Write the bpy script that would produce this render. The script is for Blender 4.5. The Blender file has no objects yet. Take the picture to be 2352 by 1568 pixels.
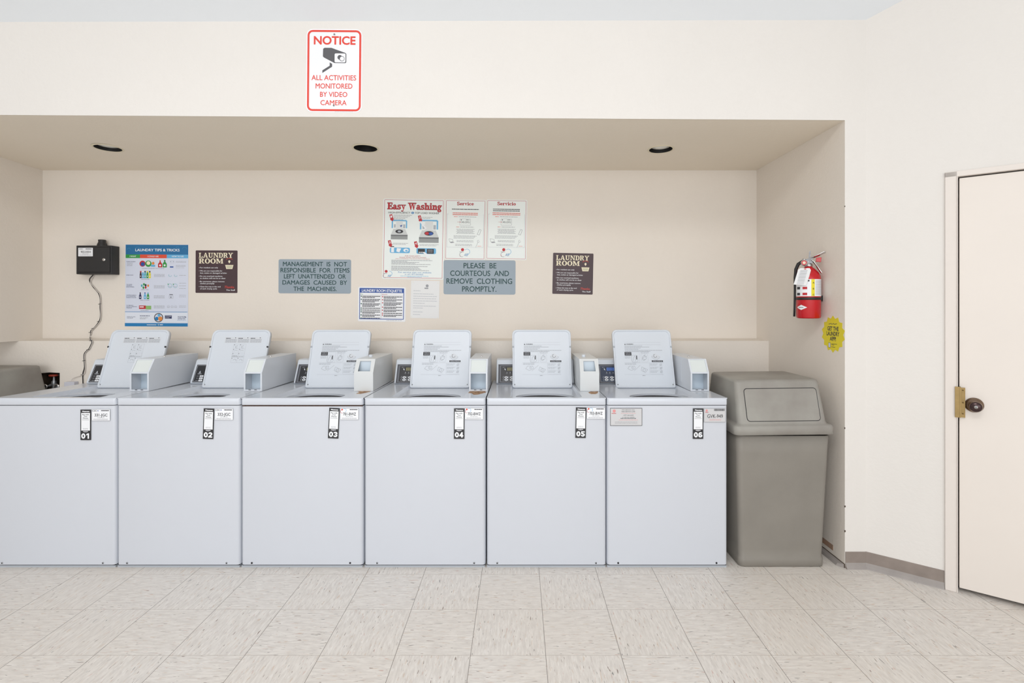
import bpy, bmesh, math, random
from mathutils import Vector, Matrix
from mathutils.geometry import tessellate_polygon
C = bpy.context.scene.collection
PI = math.pi
rnd = random.Random(7)

# ---------------------------------------------------------------- camera, world, lights, exposure
F, PU, PV, H, D0 = 1147.0, 1190.0, 702.0, 1.415, 2.696      # focal length in px, horizon point, eye height, distance to the washer fronts
cam_d = bpy.data.cameras.new('camera')
cam_d.sensor_width = 36; cam_d.lens = F * 36 / 2352
cam_d.shift_x = (1176 - PU) / 2352; cam_d.shift_y = (PV - 784) / 2352
cam = bpy.data.objects.new('camera', cam_d); C.objects.link(cam)
cam.location = (0, -D0, H); cam.rotation_euler = (PI / 2, 0, 0)
bpy.context.scene.camera = cam
w = bpy.data.worlds.new('world'); bpy.context.scene.world = w; w.use_nodes = True
w.node_tree.nodes['Background'].inputs[0].default_value = (0.93, 0.965, 1.0, 1)
w.node_tree.nodes['Background'].inputs[1].default_value = 1.0
def area(name, loc, rot, sx, sy, power, col):
    l = bpy.data.lights.new(name, 'AREA'); l.shape = 'RECTANGLE'; l.size = sx; l.size_y = sy; l.energy = power; l.color = col
    o = bpy.data.objects.new(name, l); C.objects.link(o); o.location = loc; o.rotation_euler = rot
    return o
area('rear_daylight_fill', (-0.6, -7.6, 2.0), (PI / 2, 0, 0), 7.5, 3.4, 300, (0.97, 0.985, 1.0))  # added area light behind the camera, standing in for daylight; no window is built
area('floor_fill_light', (-0.6, -3.6, 3.9), (0, 0, 0), 2.4, 1.6, 120, (1.0, 0.985, 0.965))  # added downward fill to brighten the floor and its bounce; no fixture here
vs = bpy.context.scene.view_settings
vs.view_transform = 'Standard'; vs.look = 'None'; vs.gamma = 1; vs.use_curve_mapping = False; vs.exposure = -0.5

# ---------------------------------------------------------------- materials
def lin(c):
    return tuple(((v / 255) / 12.92 if v / 255 <= .04045 else (((v / 255) + .055) / 1.055) ** 2.4) for v in c)
MATS = {}
def mat(name, rgb, rough=.5, metal=0, spec=.5, var=0, vscale=3, bump=0, bscale=200, var2=None):
    if name in MATS: return MATS[name]
    m = bpy.data.materials.new(name); m.use_nodes = True; nt = m.node_tree; b = nt.nodes['Principled BSDF']
    c = lin(rgb); b.inputs['Base Color'].default_value = (*c, 1)
    b.inputs['Roughness'].default_value = rough; b.inputs['Metallic'].default_value = metal
    b.inputs['Specular IOR Level'].default_value = spec
    tc = nt.nodes.new('ShaderNodeTexCoord')
    if var:
        n = nt.nodes.new('ShaderNodeTexNoise'); n.inputs['Scale'].default_value = vscale; n.inputs['Detail'].default_value = 5
        nt.links.new(tc.outputs['Object'], n.inputs['Vector'])
        mx = nt.nodes.new('ShaderNodeMix'); mx.data_type = 'RGBA'
        k = nt.nodes.new('ShaderNodeMapRange'); k.inputs[1].default_value = .3; k.inputs[2].default_value = .7
        nt.links.new(n.outputs['Fac'], k.inputs[0]); nt.links.new(k.outputs[0], mx.inputs[0])
        c2 = lin(var2) if var2 else tuple(v * (1 - var) for v in c)
        mx.inputs[6].default_value = (*c, 1); mx.inputs[7].default_value = (*c2, 1)
        nt.links.new(mx.outputs[2], b.inputs['Base Color'])
    if bump:
        n2 = nt.nodes.new('ShaderNodeTexNoise'); n2.inputs['Scale'].default_value = bscale; n2.inputs['Detail'].default_value = 3
        nt.links.new(tc.outputs['Object'], n2.inputs['Vector'])
        bp = nt.nodes.new('ShaderNodeBump'); bp.inputs['Strength'].default_value = bump; bp.inputs['Distance'].default_value = .004
        nt.links.new(n2.outputs['Fac'], bp.inputs['Height']); nt.links.new(bp.outputs[0], b.inputs['Normal'])
    MATS[name] = m
    return m
M_wall = mat('wall_paint', (232, 228, 223), .75, var=.03, vscale=1.3, bump=.35, bscale=55)
M_alc = mat('alcove_paint', (236, 228, 218), .75, var=.04, vscale=1.3, bump=.3, bscale=55)
M_alcc = mat('alcove_ceiling_paint', (241, 231, 215), .8, var=.03, vscale=1.1, bump=.25, bscale=50)
M_ceil = mat('ceiling_paint', (236, 241, 246), .85, bump=.2, bscale=40)
M_door = mat('door_paint', (233, 225, 217), .45, var=.03, vscale=2)
M_trim = mat('trim_paint', (229, 221, 214), .5)
M_base = mat('vinyl_base', (150, 138, 130), .55, var=.2, vscale=14)
M_base2 = mat('vinyl_toe', (165, 158, 154), .45, var=.15, vscale=14)
M_enam = mat('white_enamel', (208, 212, 220), .18, spec=.5)
M_enam2 = mat('white_enamel_warm', (219, 222, 223), .3, spec=.5)
M_plas = mat('white_plastic', (216, 222, 230), .35)
M_grey = mat('grey_metal', (176, 182, 190), .45)
M_dark = mat('dark_gap', (38, 36, 40), .7)
M_chrome = mat('chrome', (205, 205, 205), .18, 1)
M_steel = mat('steel', (150, 152, 155), .4, .8)
M_black = mat('black_panel', (40, 40, 44), .35)
M_blackm = mat('black_metal', (34, 34, 36), .45, bump=.2, bscale=500)
M_blue = mat('dark_blue_panel', (52, 62, 84), .35)
M_white = mat('print_white', (240, 242, 246), .5)
M_paper = mat('paper', (236, 237, 238), .7)
M_pgreen = mat('poster_pale', (236, 242, 240), .35)
M_red = mat('print_red', (190, 38, 48), .5)
M_signred = mat('sign_red', (226, 70, 56), .5)
M_ink = mat('print_ink', (50, 50, 54), .6)
M_inkg = mat('print_grey', (158, 160, 166), .6)
M_lidp = mat('lid_print', (158, 162, 170), .6)
M_deck = mat('deck_enamel', (211, 216, 225), .16)
M_boxw = mat('coin_box_enamel', (218, 223, 230), .3)
M_inkl = mat('print_light_grey', (188, 192, 200), .6)
M_green = mat('print_green', (20, 66, 66), .5)
M_plate = mat('blue_grey_plate', (152, 166, 178), .4, var=.03)
M_plum = mat('dark_plum', (66, 44, 50), .4)
M_cream = mat('print_cream', (238, 228, 200), .5)
M_tblue = mat('poster_blue', (28, 108, 160), .4)
M_tblue2 = mat('poster_mid_blue', (20, 124, 186), .4)
M_lblue = mat('poster_light_blue', (100, 176, 222), .4)
M_lav = mat('poster_lavender', (216, 222, 238), .45)
M_lav2 = mat('poster_lavender_light', (226, 232, 244), .45)
M_pgrn = mat('print_leaf_green', (50, 152, 70), .45)
M_orng = mat('print_orange', (222, 78, 52), .45)
M_ora2 = mat('print_amber', (228, 140, 62), .45)
M_sblue = mat('print_royal_blue', (30, 78, 160), .4)
M_navy = mat('print_navy', (34, 42, 92), .4)
M_teal = mat('print_teal', (80, 176, 190), .45)
M_yel = mat('sticker_yellow', (232, 216, 40), .5)
M_rust = mat('rust', (120, 70, 38), .9, var=.6, vscale=60, var2=(200, 172, 140))
M_ext = mat('extinguisher_red', (196, 16, 30), .2, spec=.6)
M_bin = mat('bin_plastic', (141, 136, 128), .55, var=.12, vscale=5, bump=.1, bscale=300)
M_brass = mat('aged_brass', (156, 132, 88), .38, .85, var=.2, vscale=40)
M_bronze = mat('bronze', (134, 112, 94), .28, .85, var=.25, vscale=50)
M_knobd = mat('dark_bronze', (70, 54, 54), .22, .7)
M_alloy = mat('cast_alloy', (140, 140, 142), .38, .75, var=.3, vscale=60)
M_amber = mat('amber_display', (190, 150, 70), .4)
M_lcd = mat('lcd_green', (140, 134, 92), .3)
M_lcdb = mat('lcd_blue', (90, 130, 210), .3)
M_frost = mat('frosted_window', (222, 228, 226), .25)
M_hole = mat('wall_cavity', (96, 80, 66), .9, var=.5, vscale=30)
M_lamp = mat('lamp_glass', (236, 236, 228), .25)
M_tub = mat('tub_plastic', (120, 128, 140), .4)
M_knob = mat('valve_red', (150, 52, 34), .6)
M_sgrey = mat('label_grey', (206, 206, 208), .4)

def floor_material():
    m = bpy.data.materials.new('vinyl_tile'); m.use_nodes = True; nt = m.node_tree; N = nt.nodes; L = nt.links
    b = N['Principled BSDF']; b.inputs['Roughness'].default_value = .42; b.inputs['Specular IOR Level'].default_value = .35
    tc = N.new('ShaderNodeTexCoord'); sp = N.new('ShaderNodeSeparateXYZ'); L.new(tc.outputs['Object'], sp.inputs[0])
    def ma(op, a, bb=None, c=None):
        n = N.new('ShaderNodeMath'); n.operation = op
        for i, v in enumerate((a, bb, c)):
            if v is None: continue
            if isinstance(v, (int, float)): n.inputs[i].default_value = v
            else: L.new(v, n.inputs[i])
        return n.outputs[0]
    T = .3048
    tx = ma('DIVIDE', ma('ADD', sp.outputs[0], .4975 + 30 * T), T); ty = ma('DIVIDE', ma('ADD', sp.outputs[1], .0644 + 60 * T), T)
    ix, iy = ma('FLOOR', tx), ma('FLOOR', ty); fx, fy = ma('FRACT', tx), ma('FRACT', ty)
    par = ma('MODULO', ma('ADD', ix, iy), 2)
    ex = ma('MINIMUM', fx, ma('SUBTRACT', 1, fx)); ey = ma('MINIMUM', fy, ma('SUBTRACT', 1, fy))
    seamx = ma('LESS_THAN', ex, .0042); seamy = ma('LESS_THAN', ey, .0036)
    cA = N.new('ShaderNodeCombineXYZ'); L.new(sp.outputs[0], cA.inputs[0]); L.new(sp.outputs[1], cA.inputs[1])
    cB = N.new('ShaderNodeCombineXYZ'); L.new(sp.outputs[1], cB.inputs[0]); L.new(sp.outputs[0], cB.inputs[1])
    mv = N.new('ShaderNodeMix'); mv.data_type = 'VECTOR'; L.new(par, mv.inputs[0]); L.new(cA.outputs[0], mv.inputs[4]); L.new(cB.outputs[0], mv.inputs[5])
    off = N.new('ShaderNodeCombineXYZ'); L.new(ma('MULTIPLY', ix, 3.17), off.inputs[0]); L.new(ma('MULTIPLY', iy, 5.31), off.inputs[1])
    va = N.new('ShaderNodeVectorMath'); va.operation = 'ADD'; L.new(mv.outputs[1], va.inputs[0]); L.new(off.outputs[0], va.inputs[1])
    def streak(sx, sy, seed, detail=2, dist=.4):
        mp = N.new('ShaderNodeMapping'); mp.inputs['Scale'].default_value = (sx * .55, sy * .6, 1); mp.inputs['Location'].default_value = (seed, seed * 2, seed)
        L.new(va.outputs[0], mp.inputs[0])
        n = N.new('ShaderNodeTexNoise'); n.inputs['Scale'].default_value = 1; n.inputs['Detail'].default_value = detail; n.inputs['Distortion'].default_value = dist
        L.new(mp.outputs[0], n.inputs['Vector']); return n.outputs['Fac']
    def ramp(fac, a, bb):
        r = N.new('ShaderNodeMapRange'); r.inputs[1].default_value = a; r.inputs[2].default_value = bb; L.new(fac, r.inputs[0]); return r.outputs[0]
    def mixc(fac, c1, c2):
        x = N.new('ShaderNodeMix'); x.data_type = 'RGBA'; L.new(fac, x.inputs[0])
        for i, c in ((6, c1), (7, c2)):
            if isinstance(c, tuple): x.inputs[i].default_value = (*lin(c), 1)
            else: L.new(c, x.inputs[i])
        return x.outputs[2]
    col = mixc(ramp(streak(30, 150, 1, 4), .35, .65), (230, 225, 219), (214, 208, 202))
    col = mixc(ma('MULTIPLY', ramp(streak(40, 240, 5), .6, .66), .55), col, (240, 236, 232))
    col = mixc(ma('MULTIPLY', ramp(streak(38, 190, 9), .635, .70), .5), col, (202, 176, 152))
    col = mixc(ma('MULTIPLY', ramp(streak(40, 220, 21), .66, .72), .5), col, (176, 168, 166))
    col = mixc(ma('MULTIPLY', ramp(streak(36, 200, 33), .675, .73), .55), col, (196, 150, 138))
    col = mixc(ma('MULTIPLY', ramp(streak(44, 260, 47, 1), .71, .75), .85), col, (122, 100, 90))
    col = mixc(ma('MULTIPLY', ramp(streak(40, 230, 61, 1), .725, .76), .8), col, (98, 98, 98))
    big = N.new('ShaderNodeTexNoise'); big.inputs['Scale'].default_value = 1.1; L.new(tc.outputs['Object'], big.inputs['Vector'])
    col = mixc(ma('MULTIPLY', ramp(big.outputs['Fac'], .4, .7), .25), col, (222, 208, 190))
    col = mixc(ma('MULTIPLY', seamy, .45), col, (150, 132, 118))
    col = mixc(ma('MULTIPLY', seamx, .75), col, (112, 102, 94))
    L.new(col, b.inputs['Base Color'])
    return m
M_floor = floor_material()

# ---------------------------------------------------------------- helpers
class MB:
    """collects faces of one part"""
    def __init__(s): s.v = []; s.f = []; s.mi = []; s.mats = []; s.sm = []
    def m(s, mt):
        if mt not in s.mats: s.mats.append(mt)
        return s.mats.index(mt)
    def add(s, vs, fs, mt, smooth=False):
        o = len(s.v); s.v += [tuple(v) for v in vs]; i = s.m(mt)
        for f in fs: s.f.append([o + k for k in f]); s.mi.append(i); s.sm.append(smooth)
    def box(s, x0, x1, y0, y1, z0, z1, mt):
        v = [(x, y, z) for x in (x0, x1) for y in (y0, y1) for z in (z0, z1)]
        s.add(v, [(0, 1, 3, 2), (4, 6, 7, 5), (0, 4, 5, 1), (2, 3, 7, 6), (0, 2, 6, 4), (1, 5, 7, 3)], mt)
    def hexa(s, v, mt):   # 8 corners: bottom 4 ccw, top 4 ccw
        s.add(v, [(3, 2, 1, 0), (4, 5, 6, 7), (0, 1, 5, 4), (1, 2, 6, 5), (2, 3, 7, 6), (3, 0, 4, 7)], mt)
    def prism(s, pts, fn, d0, d1, mt, side=None, smooth=False):
        """extrude 2-D outline pts; fn(a, b, d) -> xyz"""
        n = len(pts)
        s.add([fn(a, b, d0) for a, b in pts] + [fn(a, b, d1) for a, b in pts], [tuple(range(n)), tuple(range(2 * n - 1, n - 1, -1))], mt)
        s.add([fn(a, b, d0) for a, b in pts] + [fn(a, b, d1) for a, b in pts], [(i, (i + 1) % n, n + (i + 1) % n, n + i) for i in range(n)], side or mt, smooth)
    def holed(s, outer, holes, fn, d0, d1, mt, wall=None):
        """plate with holes between depths d0 (seen face) and d1"""
        loops = [outer] + holes; fl = [p for l in loops for p in l]
        tris = tessellate_polygon([[Vector((a, b, 0)) for a, b in l] for l in loops])
        s.add([fn(a, b, d0) for a, b in fl], tris, mt); s.add([fn(a, b, d1) for a, b in fl], [t[::-1] for t in tris], mt)
        for k, l in enumerate(loops):
            n = len(l)
            s.add([fn(a, b, d0) for a, b in l] + [fn(a, b, d1) for a, b in l], [(i, (i + 1) % n, n + (i + 1) % n, n + i) for i in range(n)], (wall or mt) if k else mt)
    def lathe(s, prof, mt, o=(0, 0, 0), ax='z', n=24, a0=0, a1=2 * PI, smooth=True):
        full = abs(a1 - a0 - 2 * PI) < 1e-6; k = n if full else n + 1; vs = []
        for r, h in prof:
            for i in range(k):
                a = a0 + (a1 - a0) * i / n; c, d = r * math.cos(a), r * math.sin(a)
                p = {'z': (c, d, h), 'y': (c, h, d), 'x': (h, c, d)}[ax]; vs.append((p[0] + o[0], p[1] + o[1], p[2] + o[2]))
        fs = []
        for j in range(len(prof) - 1):
            for i in range(n):
                i2 = (i + 1) % k; fs.append((j * k + i, j * k + i2, (j + 1) * k + i2, (j + 1) * k + i))
        s.add(vs, fs, mt, smooth)
    def tube(s, pts, r, mt, n=8, close=True):
        pts = [Vector(p) for p in pts]; rr = r if isinstance(r, (list, tuple)) else [r] * len(pts); vs = []; up = None
        for i, p in enumerate(pts):
            t = (pts[min(i + 1, len(pts) - 1)] - pts[max(i - 1, 0)]).normalized()
            if up is None: up = t.orthogonal().normalized()
            up = (up - t * up.dot(t)).normalized(); q = t.cross(up)
            vs += [p + (up * math.cos(2 * PI * k / n) + q * math.sin(2 * PI * k / n)) * rr[i] for k in range(n)]
        fs = [(j * n + k, j * n + (k + 1) % n, (j + 1) * n + (k + 1) % n, (j + 1) * n + k) for j in range(len(pts) - 1) for k in range(n)]
        if close: fs += [tuple(range(n))[::-1], tuple(range((len(pts) - 1) * n, len(pts) * n))]
        s.add(vs, fs, mt, True)
    def build(s, name, parent=None, bevel=0, seg=2, loc=None, rot=None, fixn=True, angle=.6):
        me = bpy.data.meshes.new(name); me.from_pydata(s.v, [], s.f)
        for m_ in s.mats: me.materials.append(m_)
        for p, i, sm in zip(me.polygons, s.mi, s.sm): p.material_index = i; p.use_smooth = sm
        if fixn:
            bm = bmesh.new(); bm.from_mesh(me)
            if fixn == 'weld' or bevel: bmesh.ops.remove_doubles(bm, verts=bm.verts, dist=1e-5)
            bmesh.ops.recalc_face_normals(bm, faces=bm.faces); bm.to_mesh(me); bm.free()
        o = bpy.data.objects.new(name, me); C.objects.link(o)
        if parent: o.parent = parent
        if loc: o.location = loc
        if rot: o.rotation_euler = rot
        if bevel:
            b = o.modifiers.new('bevel', 'BEVEL'); b.width = bevel; b.segments = seg; b.limit_method = 'ANGLE'; b.angle_limit = angle
            for p in me.polygons: p.use_smooth = True
            wn = o.modifiers.new('wn', 'WEIGHTED_NORMAL'); wn.keep_sharp = False
        return o
def empty(name, loc, label=None, cat=None, group=None, rotz=0):
    o = bpy.data.objects.new(name, None); C.objects.link(o); o.location = loc; o.rotation_euler = (0, 0, rotz); o.empty_display_size = .1
    return tag(o, label, cat, group)
def tag(o, label=None, cat=None, group=None, kind=None):
    if label: o['label'] = label
    if cat: o['category'] = cat
    if group: o['group'] = group
    if kind: o['kind'] = kind
    return o
def struct(o, label=None, cat=None):
    o['kind'] = 'structure'
    if label: o['label'] = label
    if cat: o['category'] = cat
    return o
XZ = lambda a, b, d: (a, d, b)
def rr(x0, x1, z0, z1, r, n=5):
    r4 = r if isinstance(r, (tuple, list)) else (r,) * 4       # bottom-left, bottom-right, top-right, top-left
    out = []
    for (cx, cz, q, a) in ((x0, z0, r4[0], PI), (x1, z0, r4[1], 1.5 * PI), (x1, z1, r4[2], 0), (x0, z1, r4[3], .5 * PI)):
        sx = 1 if cx == x0 else -1; sz = 1 if cz == z0 else -1
        for i in range(n + 1):
            t = a + .5 * PI * i / n
            out.append((cx + sx * q + q * math.cos(t), cz + sz * q + q * math.sin(t)))
    return out
def circ(cx, cz, rx, rz=None, n=28):
    rz = rz or rx
    return [(cx + rx * math.cos(2 * PI * i / n), cz + rz * math.sin(2 * PI * i / n)) for i in range(n)]

# text outlines from the built-in font
_tc = {}
def glyphs(txt, off=0.0, res=3, shear=0, sp=1.0):
    key = (txt, off, res, shear, sp)
    if key not in _tc:
        cu = bpy.data.curves.new('t', 'FONT'); cu.body = txt; cu.resolution_u = res; cu.offset = off; cu.shear = shear; cu.space_character = sp
        ob = bpy.data.objects.new('t', cu); C.objects.link(ob)
        me = bpy.data.meshes.new_from_object(ob.evaluated_get(bpy.context.evaluated_depsgraph_get()))
        vs = [(v.co.x, v.co.y) for v in me.vertices]; fs = [tuple(p.vertices) for p in me.polygons]
        bpy.data.objects.remove(ob); bpy.data.curves.remove(cu); bpy.data.meshes.remove(me)
        _tc[key] = (vs, fs)
    return _tc[key]
CAP = None
def capheight():
    global CAP
    if CAP is None: CAP = max(v[1] for v in glyphs('H', 0)[0])
    return CAP

class Board(MB):
    """flat printed sheet drawn in photo pixels (u right, v down) at s px per metre; origin = its centre"""
    def __init__(s, u0, v0, u1, v1, sc):
        super().__init__(); s.u0, s.v0, s.u1, s.v1, s.s = u0, v0, u1, v1, sc; s.cu, s.cv = (u0 + u1) / 2, (v0 + v1) / 2; s.k = 0
    def P(s, u, v, lay): return ((u - s.cu) / s.s, -.0015 - .00022 * lay, (s.cv - v) / s.s)
    def panel(s, mt, r=0, th=.0015, inset=None):
        pts = [((u - s.cu) / s.s, (s.cv - v) / s.s) for u, v in rr(s.u0, s.u1, s.v0, s.v1, max(r, .05), 4)]
        s.prism(pts, XZ, -.0015, -.0015 + th, mt)
    def poly(s, pts, mt, lay=1):
        s.k = (s.k + 1) % 40; lay += s.k * .012
        s.add([s.P(u, v, lay) for u, v in pts], [tuple(range(len(pts)))], mt)
    def rect(s, u0, v0, u1, v1, mt, lay=1): s.poly([(u0, v1), (u1, v1), (u1, v0), (u0, v0)], mt, lay)
    def frame(s, u0, v0, u1, v1, t, mt, r=0, lay=1):
        a = rr(u0, u1, v0, v1, max(r, .01), 4); b = rr(u0 + t, u1 - t, v0 + t, v1 - t, max(r - t, .005), 4); n = len(a)
        s.add([s.P(u, v, lay) for u, v in a + b], [(i, (i + 1) % n, n + (i + 1) % n, n + i) for i in range(n)], mt)
    def disc(s, u, v, r, mt, lay=1, rv=None, n=16): s.poly(circ(u, v, r, rv or r, n), mt, lay)
    def line(s, pts, t, mt, lay=1):
        for (a, b), (c, d) in zip(pts, pts[1:]):
            l = math.hypot(c - a, d - b) or 1; nx, ny = -(d - b) / l * t / 2, (c - a) / l * t / 2
            s.poly([(a + nx, b + ny), (c + nx, d + ny), (c - nx, d - ny), (a - nx, b - ny)], mt, lay)
    def arc(s, u, v, r, a0, a1, t, mt, lay=1, rv=None, n=14):
        rv = rv or r
        s.line([(u + r * math.cos(a0 + (a1 - a0) * i / n), v + rv * math.sin(a0 + (a1 - a0) * i / n)) for i in range(n + 1)], t, mt, lay)
    def text(s, txt, u0, u1, vtop, vbase, mt, lay=2, bold=0, res=2, shear=0, sp=1.0):
        """cap height spans vtop..vbase, width fitted to u0..u1; bold thickens the strokes (share of the cap height)"""
        vs, fs = glyphs(txt, 0, res, shear, sp)
        if not vs: return
        d = bold * 1.3 * (vbase - vtop); u0 += d; u1 -= d; vtop += d; vbase -= d
        a = min(v[0] for v in vs); b = max(v[0] for v in vs); kx = (u1 - u0) / (b - a); ky = (vbase - vtop) / capheight()
        offs = [(0, 0)] if d == 0 else [(0, 0)] + [(d * math.cos(t), d * math.sin(t)) for t in [PI / 4 * k for k in range(8)]]
        if 0 < d and (vbase - vtop) < 5: offs = [(0, 0), (-d, 0), (d, 0)]
        for i, (du, dv) in enumerate(offs):
            s.add([s.P(u0 + (x - a) * kx + du, vbase - y * ky + dv, lay + .04 * i) for x, y in vs], fs, mt)
    def greek(s, u0, u1, v, h, mt, lay=1, seed=0, dens=.86):
        """a line of print too small to read: a row of word-long strokes"""
        r = random.Random(seed + int(u0 * 7 + v * 13)); u = u0
        while u < u1 - .3:
            wl = min(r.uniform(2, 7), u1 - u); s.rect(u, v - h / 2, u + wl * dens, v + h / 2, mt, lay); u += wl
    def place(s, name, y, label, cat, group=None, rot=0, parent=None):
        o = s.build(name, fixn=False); o.location = ((s.cu - PU) / s.s, y, H - (s.cv - PV) / s.s); o.rotation_euler = (0, math.radians(rot), 0)
        if parent:
            o.parent = parent; o.location = Vector(o.location) - Vector(parent.location)
            if label: o['label'] = label
        else: tag(o, label, cat, group)
        return o
S0 = F / D0                       # px per metre on the front plane (header, washer fronts), y = 0
YB = .997; SB = F / (D0 + YB)     # alcove back wall
YL = .819; SL = F / (D0 + YL)     # lower ledge wall
XR = 1.764                        # alcove right wall
XL = -3.516                       # alcove left wall
def hx(u, s=S0): return (u - PU) / s
def hz(v, s=S0): return H - (v - PV) / s

# ---------------------------------------------------------------- room shell
m = MB(); m.box(-6, 5, -9, 1.2, -.05, 0, M_floor); struct(m.build('floor'))
# header over the alcove: its lower edge drops slightly to the right
zc = lambda x: 2.4164 + (1.77 - x) * .0062
zt = lambda x: 2.953 + x * .0024
m = MB()
m.hexa([(-5, 0, zc(-5)), (XR, 0, zc(XR)), (XR, .12, zc(XR)), (-5, .12, zc(-5)), (-5, 0, 3.3), (XR, 0, 3.3), (XR, .12, 3.3), (-5, .12, 3.3)], M_wall)
struct(m.build('wall_header'))
m = MB(); m.box(XR, 1.877, 0, YB + .2, 0, 3.3, M_wall)
o = m.build('wall_right', fixn='weld')
struct(o)
for k, (u, v, a, h) in enumerate(((1942.5, 475, .003, .007), (1941.5, 985, .003, .010), (1941, 1165, .005, .011), (1941, 1222, .005, .012))):
    cm = MB(); z = hz(v); cm.prism([(XR - .0003, z), (XR + a, z + h * .2), (XR + a * .7, z + h), (XR - .0003, z + h * .9)], XZ, -.0004, .004, M_hole); cm.build('plaster_chip', o)
o.data.materials.append(M_alc)
for p in o.data.polygons:
    if p.normal.x < -.5: p.material_index = 1
m = MB(); m.box(-5.2, 2.0, YB, YB + .15, 0, 3.3, M_alc); struct(m.build('wall_back'))
# lower ledge wall with the plumbing cut-out
m = MB(); hole = [(-3.372, .72), (-3.228, .72), (-3.226, hz(856, SL)), (-3.30, hz(855, SL)), (-3.372, hz(857, SL))]
m.holed([(-4.6, 0), (XR, 0), (XR, 1.168), (-4.6, 1.168)], [hole], XZ, YL, YB - .01, M_alc, M_hole)
m.add([(a, b, c) for a, b, c in [(-4.6, YL, 1.168), (XR, YL, 1.168), (XR, YB, 1.174), (-4.6, YB, 1.174)]], [(0, 1, 2, 3)], M_alc)
m.add([(-3.40, YL + .13, .70), (-3.20, YL + .13, .70), (-3.20, YL + .13, .97), (-3.40, YL + .13, .97)], [(0, 1, 2, 3)], M_hole)
struct(m.build('wall_ledge'))
m = MB(); m.box(-4.6, XL, .0, YB, 1.168, 2.6, M_alc); m.box(-5.2, -4.6, 0, YB, 0, 2.6, M_alc); struct(m.build('wall_left'))
# alcove ceiling with three round openings
LAMPS = [(-2.637, .515, 'left'), (-.978, .505, 'mid'), (.916, .51, 'right')]
m = MB()
zb = lambda x, y: zc(x) + (2.4164 - zc(x)) * min(1, max(0, y / YB))
m.holed([(-4.6, .02), (XR, .02), (XR, YB), (-4.6, YB)], [circ(x, y, .074, n=32) for x, y, _ in LAMPS], lambda a, b, d: (a, b, zb(a, b) + d), 0, .02, M_alcc)
m.add([(-4.6, 0.0, zb(-4.6, 0)), (XR, 0.0, zb(XR, 0)), (XR, .02, zb(XR, .02)), (-4.6, .02, zb(-4.6, .02))], [(0, 1, 2, 3)], M_alcc)
struct(m.build('ceiling_alcove', fixn=False))
# main ceiling slopes up towards the camera
m = MB()
def slab(a, b, t=.06): m.hexa([(*p,) for p in a] , M_ceil)
yr = -3.4
m.hexa([(-5.2, yr, zt(-5.2) - .5 * yr), (5, yr, zt(5) - .5 * yr), (5, .0, zt(5)), (-5.2, .0, zt(-5.2)), (-5.2, yr, zt(-5.2) - .5 * yr + .1), (5, yr, zt(5) - .5 * yr + .1), (5, .0, zt(5) + .1), (-5.2, .0, zt(-5.2) + .1)], M_ceil)
m.hexa([(-5.2, -6.8, 2.95), (5, -6.8, 2.95), (5, yr, zt(5) - .5 * yr), (-5.2, yr, zt(-5.2) - .5 * yr), (-5.2, -6.8, 3.05), (5, -6.8, 3.05), (5, yr, zt(5) - .5 * yr + .1), (-5.2, yr, zt(-5.2) - .5 * yr + .1)], M_ceil)
struct(m.build('ceiling', fixn=False))
m = MB(); m.box(-5.3, -5.2, -6.8, .15, 0, 5, M_wall); struct(m.build('wall_far_left'))
# angled wall with the door opening, built in its own frame (x along the wall, -y into the room)
AX, AA = 1.877, math.radians(-37)
def ang(mb, name, **k):
    return mb.build(name, loc=(AX, 0, 0), rot=(0, 0, AA), **k)
m = MB(); m.box(0, .372, 0, .12, 0, 5, M_wall); m.box(.372, 1.245, 0, .12, 2.055, 5, M_wall); m.box(1.245, 2.6, 0, .12, 0, 5, M_wall)
struct(ang(m, 'wall_angled'))
m = MB(); m.box(3.93, 4.05, -6.8, -1.2, 0, 5, M_wall); struct(m.build('wall_far_right'))
# door casing and jamb
m = MB()
for x0, x1, z0, z1 in ((.325, .372, 0, 2.0795), (1.245, 1.292, 0, 2.0795)): m.box(x0, x1, -.012, .02, z0, z1, M_trim)
m.box(.325, 1.292, -.012, .02, 2.0525, 2.0800, M_trim)
m.box(.368, .3735, -.016, .03, 0, 2.0555, M_trim)
m.box(.372, 1.245, .052, .10, 0, 2.07, M_dark)  # unseen dark backing panel, added to keep light from leaking round the door
struct(ang(m, 'trim_1', bevel=.0025))
m = MB(); m.box(.380, 1.238, .004, .046, .021, 2.046, M_door)
door = struct(ang(m, 'door_1', bevel=.002))
def part(mb, name, parent, **k): return mb.build(name, parent=parent, **k)
m = MB()
m.lathe([(.0, -.004), (.034, -.004), (.036, 0), (.034, .006)], M_bronze, (.4345, .0, .931), 'y', 28)
m.lathe([(.033, -.006), (.028, -.012), (.014, -.016), (.013, -.034), (.022, -.04), (.0265, -.052), (.0235, -.0605)], M_bronze, (.4345, .0, .931), 'y', 28)
m.lathe([(.0235, -.0605), (.0185, -.066), (.0, -.066)], M_knobd, (.4345, .0, .931), 'y', 28)
kn = part(m, 'door_knob', door, fixn='weld'); kn['label'] = 'round bronze door knob'
m = MB(); m.lathe([(.0075, -.060), (.0075, -.0685), (0, -.0685)], M_chrome, (.4345, 0, .931), 'y', 16); m.box(.4333, .4357, -.0692, -.068, .926, .936, M_dark)
part(m, 'lock_cylinder', kn, fixn=False)
m = MB(); m.box(.362, .3795, -.020, -.0165, .866, 1.017, M_brass); m.box(.3795, .384, -.022, .004, .866, 1.017, M_brass); m.box(.384, .401, -.008, .003, .866, 1.012, M_brass)
for z in (.885, .94, 1.0): m.lathe([(.0032, -.008), (.0032, -.0105), (0, -.011)], M_brass, (.3925, 0, z), 'y', 10)
part(m, 'latch_guard', door)
m = MB()
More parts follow.
